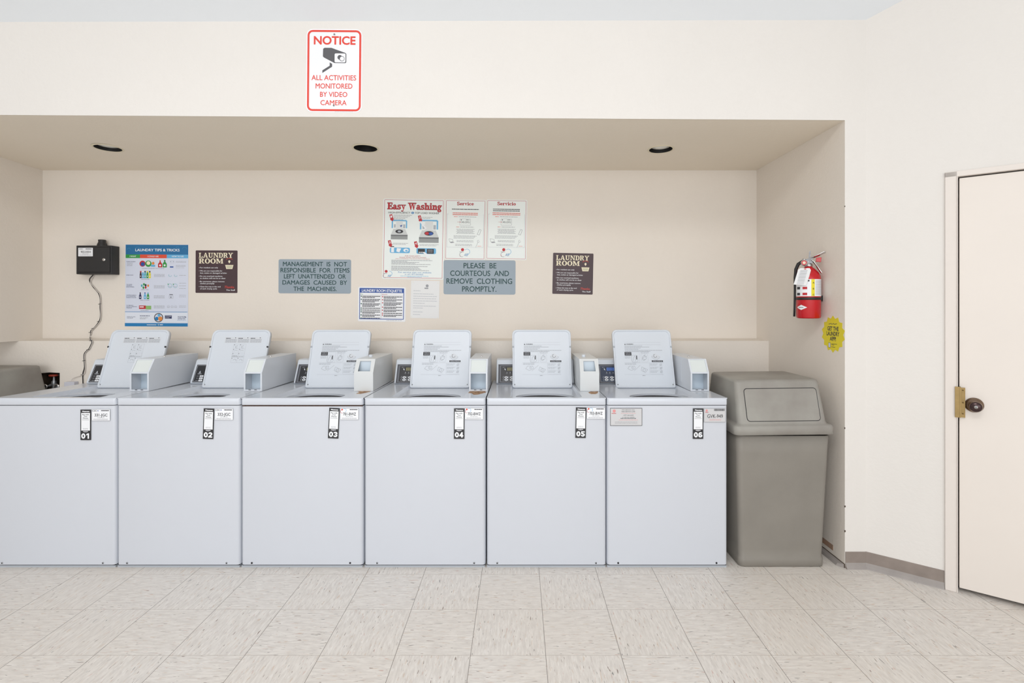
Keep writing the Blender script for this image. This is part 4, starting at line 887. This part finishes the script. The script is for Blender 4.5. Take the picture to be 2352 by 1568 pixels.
b.poly(rr(896, 942, 569, 581.5, 3, 3), M_lblue, 2); b.rect(899, 566, 905.6, 580, M_white, 3); b.rect(899, 566, 905.6, 568, M_ink, 4); b.poly([(912, 570), (922, 571), (918, 580), (911, 578)], M_white, 3); b.disc(933, 575, 6, M_white, 3, rv=4); b.disc(934, 576, 3, M_lblue, 4, rv=2)
b.poly(rr(957, 1002, 569.5, 582.5, 3, 3), M_lblue, 2); b.rect(960.5, 571, 976.5, 581.5, M_ink, 3); b.rect(981, 571, 997, 582, M_ink, 3)
for k in range(3): b.rect(962.5 + 4 * k, 578, 965 + 4 * k, 580.6, M_white, 4)
for k in range(4): b.greek(983, 995, 573 + 2 * k, .8, g_, 4, k)
b.poly([(972, 579), (976, 578), (988, 588), (982, 590)], M_white, 5)
b.text('FOR YOUR SAFETY', 931, 966.5, 586.6, 589, M_red, 2, .01); b.text('PLEASE AVOID THE FOLLOWING', 918.5, 979.5, 590.2, 592.4, M_red, 2, .01); b.text('PARA SU SEGURIDAD, POR FAVOR EVITE LO SIGUIENTE', 909.5, 988, 593.6, 595.4, M_red, 2)
for k in range(5): b.greek(900, (994, 937, 964, 955, 990)[k], 598 + 2.25 * k, 1.1, g_, 2, k)
for k in range(5): b.greek(900, (984, 962, 966, 969, 987)[k], 611.6 + 2.35 * k, 1.1, g_, 2, k)
b.text('For service visit our website', 916, 992, 623.6, 627, M_tblue2, 2, 0); b.text('or call 1-877-264-6622', 931, 973.5, 628.2, 631.4, M_tblue2, 2, 0); b.greek(921, 986, 634, .8, M_lblue, 2); b.greek(937, 970, 636.2, .8, M_lblue, 2)
b.disc(888.3, 624, 3.3, M_red, 2); b.rect(881.5, 628.4, 890.5, 629.4, g_, 2); b.arc(886, 634, 4.6, PI * .4, PI * 1.45, .8, M_inkg, 2); b.arc(896.5, 629, 5.4, -PI * .6, PI * .6, .8, M_lblue, 2); b.text('ASI', 891.5, 899.5, 631.5, 636.4, M_tblue2, 3, 0, 2, .3)
b.place('easy_washing_poster', YB, 'large white Easy Washing instructions poster with red title, leftmost of the white posters', 'poster', rot=.9)

# service posters
def service(u0, title, sub, label):
    global b
    b = Board(u0, 458.6, u0 + 93.2, 596.6, SB); b.panel(M_pgreen, 2.5, .0015); b.frame(u0 + 2, 460.8, u0 + 91, 594.2, .7, M_red, 1)
    c = u0 + 46; wd = 19 if title == 'Service' else 21
    serif(b, title, c - wd, c + wd, 464, 471.4, mat('poster_dark_red', (128, 20, 34), .5), 2, .2); serif(b, title, c - wd, c + wd, 464, 471.4, M_red, 3, 0)
    for k in range(1 if title == 'Service' else 2): b.greek(c - 31, c + 31, 480.6 + 3.8 * k, 1.6, M_ink, 2, k + wd, .92)
    for k in range(2): b.greek(c - 29 - 3 * (wd > 19), c + 29 + 3 * (wd > 19), 489.4 + 3.8 * k, 1.5, M_orng, 2, k, .93)
    b.rect(u0 + 4.5, 491.6, u0 + 7.5, 492, g_, 2); b.rect(u0 + 4.5, 491.6, u0 + 5, 568, M_inkl, 2); b.rect(u0 + 88, 491.6, u0 + 88.5, 568, M_inkl, 2); b.rect(u0 + 4.5, 567.6, u0 + 88.5, 568, M_inkl, 2)
    b.greek(c - 26, c - 17, 498, 1, M_orng, 2, 1); b.greek(c - 15, c + 26, 498, 1, g_, 2, 2)
    b.frame(c - 12.5, 502.5, c + 12.5, 517.4, .5, g_, 1, 2); b.rect(c - 10, 504, c - 8, 506, M_ink, 2); b.greek(c + 2, c + 10, 504.8, 1, M_ink, 2); b.text('345-DFG', c - 9, c + 10, 508, 512.4, M_ink, 2, .0); b.line([(c - 18, 510.2), (c - 11, 510.2)], .5, M_red, 2); b.poly([(c - 10, 510.2), (c - 12, 509), (c - 12, 511.4)], M_red, 2)
    b.greek(c - 20, c - 13, 521.4, 1, M_orng, 2, 4); b.greek(c - 11, c + 20, 521.4, 1, g_, 2, 5)
    for k in range(5): b.greek(c - 20 + 2 * (k % 2), c + 22 - 3 * (k % 2), 526.6 + 2.4 * k, .9, g_, 2, k)
    for k in range(3): b.greek(c - 26, c + 27 - 3 * k, 541.8 + 2.6 * k, .9, g_, 2, k + 9)
    for k in range(2): b.greek(c - 19, c + 20, 552.6 + 2.6 * k, .9, g_, 2, k + 14)
    for k in range(2): b.greek(c - 22, c + 17, 561.2 + 2.8 * k, .9, g_, 2, k + 24)
    b.line([(c + 28, 538), (c + 33, 526.5), (c + 37, 527.5), (c + 33, 539), (c + 28, 538)], .7, g_, 2)
    b.line([(c - 37, 549), (c - 28, 550), (c - 27, 555.5), (c - 35, 556), (c - 37, 549)], .6, g_, 2); b.poly([(c - 35, 556), (c - 27, 555.5), (c - 24, 557.5), (c - 32, 558.6)], g_, 2)
    b.arc(c + 31, 553.5, 2.4, 0, 5.5, .6, g_, 2); b.line([(c + 30, 556), (c + 27, 563), (c + 25, 568)], .6, g_, 2); b.rect(c + 29, 564.6, c + 38, 565.2, M_orng, 2)
    b.disc(c - 5, 573.4, 3.6, M_red, 2); b.rect(c - 12, 578, c - 2, 579, g_, 2); b.arc(c - 6, 584.5, 5.4, PI * .35, PI * 1.5, .9, M_inkg, 2); b.arc(c - 6, 585, 5.6, PI * .7, PI * 1.2, .6, M_red, 2)
    b.arc(c + 5.5, 578, 6.2, -PI * .8, PI * .6, .8, M_lblue, 2); b.text('ASI', c - 1.5, c + 8, 582, 588, M_tblue2, 3, 0, 2, .3)
    b.place('service_poster', YB, label, 'poster', rot=.9)
service(1022.2, 'Service', '', 'white Service poster in English, between the washing and Servicio posters')
service(1116.8, 'Servicio', '', 'white Servicio poster in Spanish, rightmost of the three white posters')

# etiquette sign
b = Board(822.6, 659, 931.6, 738.2, SB); b.panel(M_white, 3, .002); b.frame(825.4, 661.6, 928, 733.2, 1.6, M_sblue, 1.5)
b.rect(826, 662.2, 928, 672.4, M_sblue, 2); b.text('LAUNDRY ROOM ETIQUETTE', 830.8, 923, 664.4, 670.6, M_white, 3, .02, 3)
b.text('Do', 828.6, 833.8, 674.4, 676.9, M_pgrn, 2, .02); b.text("Don't", 878, 889.5, 674.8, 677.3, M_red, 2, .02)
b.rect(875.6, 672.4, 876, 732, g_, 2); b.rect(827, 678, 926.6, 678.3, g_, 2)
v = 680.6
for n_ in (2, 3, 3, 1, 1, 2, 2, 1):
    b.disc(829.8, v, 1.4, mat('bullet_green', (10, 92, 74), .5), 2, n=10)
    for k in range(n_): b.greek(832.2, 873.5 - (12 if k == n_ - 1 and n_ > 1 else 3 * (k % 2)), v + 2.9 * k, 1.6, M_ink, 2, int(v) + k, .9)
    v += 2.9 * n_ + 1.35
v = 681.2
for n_ in (2, 2, 3, 2, 2, 1, 2):
    b.disc(878.8, v, 1.4, M_red, 2, n=10)
    for k in range(n_): b.greek(881.4, 924.5 - (14 if k == n_ - 1 and n_ > 1 else 3 * (k % 2)), v + 2.9 * k, 1.6, M_ink, 2, int(v) + k + 50, .9)
    v += 2.9 * n_ + 1.2
b.greek(888, 924, 735.4, .8, g_, 2)
b.place('etiquette_sign', YB, 'small white LAUNDRY ROOM ETIQUETTE sign with blue border and bullet lists', 'sign', rot=.7)
# letter
b = Board(943.6, 644.6, 1009, 730.6, SB); b.panel(M_paper, .2, .0006)
b.disc(980.6, 656.2, 3.4, M_inkg, 2); b.disc(980.6, 656.2, 2, g_, 3); b.poly([(974.6, 660.4), (983.6, 660.4), (983, 663.4), (974.6, 663.2)], M_inkg, 2)
for v, e_ in ((668, 966), (675, 996), (680.4, 1004), (685.8, 1002.5), (691.2, 1004.5), (696.4, 976), (702.6, 1002), (707.4, 972), (716.4, 972), (722.4, 966)): b.greek(949.4, e_, v, 1, M_inkl, 2, int(v))
for u, v in ((948, 648), (1005, 649.5), (946, 727.4), (1005.5, 729)): b.disc(u, v, .8, M_cream, 3, n=8)
b.place('notice_letter', YB, 'plain white typed letter pinned beside the etiquette sign', 'letter', rot=1.2)

# yellow burst sticker on the alcove side wall
m = MB(); pts = []; N_ = 14
cy_, cz_ = .101, 1.256
for i in range(N_ * 2):
    r = .104 if i % 2 == 0 else .088; a = PI / 2 + 2 * PI * i / (N_ * 2); pts.append((r * math.cos(a), r * math.sin(a)))
FY = lambda a, z, d: (-d, -a, z)
m.prism(pts, FY, .0002, .0009, M_yel)
def ytext(t, w, z0, z1, mt_, bold=.02, lay=.0011):
    vs_, fs_ = glyphs(t, bold, 3); a = min(p[0] for p in vs_); c = max(p[0] for p in vs_); kx = w / (c - a); ky = (z1 - z0) / (capheight() + bold)
    m.add([FY((x - (a + c) / 2) * kx, z0 + y * ky, lay) for x, y in vs_], fs_, mt_)
ytext('GET THE', .099, .020, .043, M_black, .03); ytext('LAUNDRY', .114, -.0085, .0145, M_black, .03); ytext('APP!', .055, -.037, -.014, M_black, .03)
for k in range(9): m.add([FY(-.036 + .008 * k + dx, .053 + dz_ + .0016 * (k % 3), .0011) for dx, dz_ in ((0, 0), (.0066, .001), (.006, .0048), (.001, .0056))], [(0, 1, 2, 3)], M_black)
m.add([FY(x, z, .0011) for x, z in rr(-.040, -.021, -.077, -.049, .003, 3)], [tuple(range(16))], M_navy); m.add([FY(x, z, .0013) for x, z in rr(-.038, -.023, -.075, -.051, .002, 3)], [tuple(range(16))], M_lav)
for k, w_ in enumerate((.05, .026, 0, .033)):
    if w_: m.add([FY(-.014, -.053 - .006 * k, .0011), FY(-.014 + w_, -.053 - .006 * k, .0011), FY(-.014 + w_, -.0555 - .006 * k, .0011), FY(-.014, -.0555 - .006 * k, .0011)], [(0, 1, 2, 3)], M_ink)
o = m.build('burst_sticker', fixn=False); o.location = (XR, cy_, cz_); tag(o, 'yellow starburst GET THE LAUNDRY APP sticker below the fire extinguisher', 'sticker')

# ---------------------------------------------------------------- fire extinguisher
ex, ey = XR - .0765, .206; ez = hz(731, F / (D0 + ey))
e = empty('fire_extinguisher', (ex, ey, ez), 'red fire extinguisher with paper tag, hung on the alcove side wall', 'fire extinguisher')
R_ = .063
m = MB(); m.lathe([(0, .002), (.052, 0), (R_ - .003, .003), (R_, .008), (R_, .232), (.060, .250), (.050, .268), (.036, .284), (.022, .296), (.018, .305), (0, .305)], M_ext, n=40); m.build('cylinder', e, fixn='weld')
ca = math.atan2(-(D0 + ey), -ex)          # direction of the room's centre as seen from the bottle
def band(mb, z0, z1, a0, a1, mt_, r=.0006): mb.lathe([(R_ + r, z0), (R_ + r, z1)], mt_, a0=a0, a1=a1, n=24)
m = MB(); band(m, .128, .225, ca - 1.6, ca + 1.75, M_white)
# printing runs left to right as seen: angle grows towards the right
band(m, .130, .224, ca + .05, ca + .50, M_white, .0008); band(m, .1285, .2245, ca + .22, ca + .50, M_yel, .001)
for k, ch in enumerate('ABC'):
    vs_, fs_ = glyphs(ch, .02, 3); z0 = .200 - .034 * k
    m.add([((R_ + .0014) * math.cos(ca + .33 + x * .013 / R_), (R_ + .0014) * math.sin(ca + .33 + x * .013 / R_), z0 + y * .013) for x, y in vs_], fs_, M_ink)
for k in range(18): band(m, .135 + .0048 * k, .1372 + .0048 * k, ca + .58, ca + 1.4, M_inkl, .001)
band(m, .212, .221, ca - .42, ca + .08, M_ink, .001)
for k in range(2):
    for j, c_ in enumerate((M_ink, M_red)): band(m, .134 + .034 * k, .148 + .034 * k, ca - 1.1 + .62 * j, ca - .72 + .62 * j, c_, .001)
m.build('instruction_label', e, fixn=False)
m = MB(); m.lathe([(R_ + .0002, .107), (R_ + .0025, .108), (R_ + .0025, .121), (R_ + .0002, .122)], M_blackm, n=40); m.box(R_ - .004, .0765, -.012, .012, .100, .132, M_blackm); m.build('bracket_strap', e, fixn=False)
m = MB(); pts = [(ca - 1.15, .066), (ca - .62, .075), (ca - .12, .066), (ca - .62, .052), (ca - .9, .057)]
def cyl(a, z, r=.001): return ((R_ + r) * math.cos(a), (R_ + r) * math.sin(a), z)
for k in range(10):      # diamond badge following the curve
    t0, t1 = k / 10, (k + 1) / 10; h0, h1 = .015 * (1 - abs(2 * t0 - 1)), .015 * (1 - abs(2 * t1 - 1)); a0, a1 = ca - 1.1 + t0, ca - 1.1 + t1
    m.add([cyl(a0, .064 - h0), cyl(a1, .064 - h1), cyl(a1, .064 + h1), cyl(a0, .064 + h0)], [(0, 1, 2, 3)], M_white)
band(m, .0625, .0655, ca - .85, ca - .4, M_ink, .0013)
m.build('badge', e, fixn=False)
dv_ = Vector((math.cos(ca), math.sin(ca), 0)); rv_ = Vector((-math.sin(ca), math.cos(ca), 0))
ER = lambda a, d, z: tuple(rv_ * a + dv_ * d + Vector((0, 0, z)))      # a to the right as seen from the room, d towards it
m = MB(); m.lathe([(.018, .298), (.022, .304), (.022, .312), (.015, .316), (.014, .334), (.010, .345), (0, .347)], M_chrome, n=20)
m.hexa([ER(-.014, -.012, .318), ER(-.014, .014, .318), ER(.020, .014, .318), ER(.020, -.012, .318), ER(-.012, -.012, .345), ER(-.012, .014, .345), ER(.022, .014, .350), ER(.022, -.012, .350)], M_alloy)
m.tube([ER(-.012, 0, .340), ER(-.030, 0, .346)], .0045, M_chrome); m.build('valve', e, fixn=False)
def lever(pts, wd, t, name):
    m = MB(); vs_ = []; P_ = [Vector(p) for p in pts]
    for i, p in enumerate(P_):
        td = (P_[min(i + 1, len(P_) - 1)] - P_[max(i - 1, 0)]).normalized(); sd = (dv_ + Vector((0, 0, .55))).normalized(); sd = (sd - td * sd.dot(td)).normalized(); nn = td.cross(sd)
        k = .7 if i in (0, len(P_) - 1) else 1
        vs_ += [p + sd * wd * k / 2 + nn * t / 2, p - sd * wd * k / 2 + nn * t / 2, p - sd * wd * k / 2 - nn * t / 2, p + sd * wd * k / 2 - nn * t / 2]
    n4 = (len(P_) - 1) * 4
    m.add(vs_, [(j * 4 + k, j * 4 + (k + 1) % 4, (j + 1) * 4 + (k + 1) % 4, (j + 1) * 4 + k) for j in range(len(P_) - 1) for k in range(4)] + [(0, 1, 2, 3), (n4 + 3, n4 + 2, n4 + 1, n4)], M_chrome)
    m.build(name, e, bevel=.002)
lever([ER(.0, .006, .344), ER(.02, .01, .352), ER(.05, .012, .364), ER(.076, .012, .378), ER(.085, .012, .379)], .020, .005, 'operating_lever')
lever([ER(.012, .012, .338), ER(.026, .014, .326), ER(.042, .016, .300), ER(.058, .016, .272), ER(.066, .016, .259)], .020, .006, 'carry_handle')
m = MB(); m.prism([(.0, .345), (.009, .345), (.012, .392), (.003, .388)], lambda a, z, d: ER(a, d, z), -.002, .003, M_alloy); m.build('safety_pin', e)
m = MB(); m.prism([(.036, .327), (.062, .324), (.065, .352), (.038, .350)], lambda a, z, d: ER(a, d, z), -.012, .006, M_ext); m.build('trigger_block', e, bevel=.002)
m = MB()
def dial(r0, d0, r1, d1, mt_, n=24):
    m.add([ER(-.0215 + r0 * math.cos(2 * PI * i / n), d0, .322 + r0 * math.sin(2 * PI * i / n)) for i in range(n)] + [ER(-.0215 + r1 * math.cos(2 * PI * i / n), d1, .322 + r1 * math.sin(2 * PI * i / n)) for i in range(n)], [(i, (i + 1) % n, n + (i + 1) % n, n + i) for i in range(n)], mt_)
dial(.0165, .012, .0180, .018, M_chrome); dial(.0180, .018, .0180, .034, M_chrome); dial(.0180, .034, .0145, .036, M_chrome); dial(.0145, .036, .0145, .034, M_chrome); dial(.0145, .034, .0075, .034, M_ext); dial(.0075, .034, .0005, .034, M_cream); dial(.0165, .012, .0005, .012, M_chrome)
m.build('pressure_gauge', e, fixn=False)
m = MB(); m.tube([ER(-.008, -.004, .332), ER(-.030, -.010, .334), ER(-.052, -.012, .318), ER(-.064, -.012, .288), ER(-.0685, -.012, .24), ER(-.0695, -.010, .18), ER(-.070, -.008, .12), ER(-.071, -.006, .06), ER(-.0725, -.004, .010)], [.006, .009, .010, .0095, .008, .006, .006, .006, .006], M_blackm, 12); m.build('hose', e, fixn=False)
m = MB(); Tt = [(-.074, .196), (-.010, .190), (-.006, .204), (.012, .276), (.006, .288), (-.040, .290), (-.052, .280)]
TP = lambda a, z, d=0: ER(a, .069 + d - max(0, (z - .25)) * .3, z)
m.prism(Tt, lambda a, z, d: TP(a, z, d), 0, .0006, M_paper)
for k in range(13):
    zz = .276 - .0064 * k; sh = (zz - .236) * .24
    m.add([TP(-.050 + sh, zz, .001), TP(-.014 + sh, zz, .001), TP(-.014 + sh, zz - .0018, .001), TP(-.050 + sh, zz - .0018, .001)], [(0, 1, 2, 3)], M_inkl if k % 3 else M_inkg)
m.add([TP(x, z, .0012) for x, z in circ(-.016, .284, .006, .003, 12)], [tuple(range(12))], M_red)
m.build('inspection_tag', e, fixn=False)

# ---------------------------------------------------------------- black box, its wires, plug, valve
YF = YB - .075; SF = F / (D0 + YF); x0, x1 = hx(175, SF), hx(255.7, SF); z1, z0 = hz(563.5, SF), hz(629.5, SF)
e = empty('control_box', ((x0 + x1) / 2, YB, z0), 'black metal box with round lock and white label, left end of the back wall', 'control box')
ox, oz = (x0 + x1) / 2, z0; hw, hh = (x1 - x0) / 2, z1 - z0
m = MB(); m.box(-hw, hw, -.075, -.0003, 0, hh, M_blackm); m.build('housing', e, bevel=.003)
m = MB(); m.box(-hw + .018, hw - .010, -.0785, -.0755, .016, hh - .014, M_blackm)
dr = m.build('box_door', e, bevel=.0015)
m = MB(); m.box(-hw + .015, hw - .007, -.0757, -.0747, .013, hh - .011, mat('deep_black', (8, 8, 9), .8)); m.build('door_recess', e)
m = MB(); m.lathe([(.011, -.0785), (.0115, -.083), (.009, -.085), (0, -.085)], M_chrome, (hx(240.3, SF) - ox, 0, hz(596.3, SF) - oz), 'y', 20); m.build('lock', dr, fixn=False)
m = MB(); m.lathe([(.031, 0), (.031, .006), (.026, .022), (.022, .03), (.024, .044), (.022, .047), (0, .047)], M_blackm, (hx(224, SF) - ox, -.035, hh - .001), n=24); m.build('antenna', e, fixn='weld')
b = Board(181, 569, 214.5, 588.6, SF); b.panel(M_white, .5, .0008); b.text('CSC', 182.6, 192, 570.4, 573, M_ink, 2, .02); b.greek(198, 212, 571.8, 1.4, M_ink, 2, 1, .95)
b.text('903-HXH', 187, 209.5, 576, 581, M_ink, 2, .01); b.greek(191, 205, 583.2, .8, g_, 2); b.greek(184, 212, 585.6, .7, g_, 2)
o = b.build('box_label', e, fixn=False); o.location = ((181 + 214.5) / 2 and (hx(197.75, SF) - ox), -.0785, hz(578.8, SF) - oz)
# wires run down the wall, over the ledge and behind washer 01
def wp(u, v, off=0): 
    y = YB - .006 if v < 774 else YL - .006
    s = F / (D0 + y); return (hx(u, s), y - off, hz(v, s))
path = [(214, 631), (206, 640), (207, 648), (213.6, 658.6), (221, 667), (227, 675), (230.4, 689), (229.8, 706), (231, 723), (227.3, 738), (215, 754), (208.5, 759.6), (208, 768)]
path2 = [(208.5, 779), (211, 786), (208, 793), (204, 801), (193, 813.5), (194, 842), (190, 860), (191, 890)]
def smooth_path(ps, k=4):
    ps = [Vector(p) for p in ps]; out = []
    for i in range(len(ps) - 1):
        p0, p1, p2, p3 = ps[max(i - 1, 0)], ps[i], ps[i + 1], ps[min(i + 2, len(ps) - 1)]
        for j in range(k):
            t = j / k; out.append(.5 * ((2 * p1) + (-p0 + p2) * t + (2 * p0 - 5 * p1 + 4 * p2 - p3) * t * t + (-p0 + 3 * p1 - 3 * p2 + p3) * t ** 3))
    return out + [ps[-1]]
ledge_top = [(hx(209, SB), YB - .008, 1.182), (hx(208.6, SL), YL - .002, 1.176)]
A_ = [wp(*p) for p in path] + ledge_top + [wp(*p) for p in path2]
e = empty('cable_bundle', A_[0], 'thin black and white cables tied together, hanging from the black box', 'cable')
off_ = -Vector(A_[0])
m = MB(); m.tube([p + off_ for p in smooth_path(A_)], .0028, M_blackm, 8); m.build('black_wire', e, fixn=False)
for u, v in ((230, 698), (227.4, 738), (214, 754), (208, 763), (210, 782), (203, 803), (193.5, 828), (190, 860)):
    m = MB(); p = Vector(wp(u, v)) + off_; m.tube([p + Vector((-.012, -.002, -.001)), p + Vector((.010, -.004, .002))], .0018, M_blackm, 6); m.build('cable_tie', e, fixn=False)
Wt = [(217, 631)] + [(u + (2.6 if i % 2 else 1.6), v) for i, (u, v) in enumerate(path[2:])]
B_ = [wp(*p, .003) for p in Wt] + [(p[0] + .006, p[1] - .004, p[2]) for p in ledge_top] + [wp(u + 2.2, v, .002) for u, v in path2[:-2]] + [wp(195, 856, .002), wp(190, 861, .004), wp(176, 865.5, .004), wp(170, 868.5, .01), wp(168.5, 873, .016)]
m = MB(); m.tube([Vector(p) + off_ for p in smooth_path(B_)], .0022, mat('pale_wire', (214, 206, 200), .5), 8); m.build('white_wire', e, fixn=False)
xa, xb = hx(158, SL), hx(181, SL); m = MB(); m.box(xa, xb, YL - .038, YL - .0005, .80, hz(873, SL - 4), mat('adapter_plastic', (212, 212, 222), .5)); o = m.build('power_adapter', bevel=.004)
tag(o, 'small white plug-in power adapter on the ledge wall behind washer 01', 'adapter')
# plumbing valve in the cut-out
vx0, vz = -3.285, .868; y_ = YL + .02
e = empty('water_valve', (vx0, y_, .72), 'dull metal water valve with a rusty red handle inside the wall cut-out', 'valve')
m = MB(); m.lathe([(.011, .05), (.012, .13), (.016, .14), (.016, .16), (.008, .17), (.006, .20)], M_steel, n=16); m.tube([(-.05, -.005, .115), (-.02, 0, .135), (.02, 0, .135), (.05, -.004, .115)], .011, M_steel, 10); m.tube([(0, 0, .0), (0, 0, .12)], .012, M_steel, 10); m.build('valve_body', e, fixn=False)
m = MB(); m.lathe([(0, .196), (.024, .196), (.030, .200), (.030, .206), (.024, .210), (0, .210)], M_knob, n=12); m.tube([(.0, 0, .204), (.05, .005, .206)], .005, M_blackm); m.build('valve_handle', e, fixn=False)
for sx in (-1, 1):
    m = MB(); m.lathe([(.010, -.012), (.016, -.012), (.017, 0), (.016, .012), (.012, .014)], M_chrome, (sx * .042, -.016, .128), 'y', 16); m.tube([(sx * .042, -.016, .12), (sx * .046, -.018, .07), (sx * .05, -.01, .0)], .009, M_steel, 8); m.build('hose_coupling', e, fixn=False)
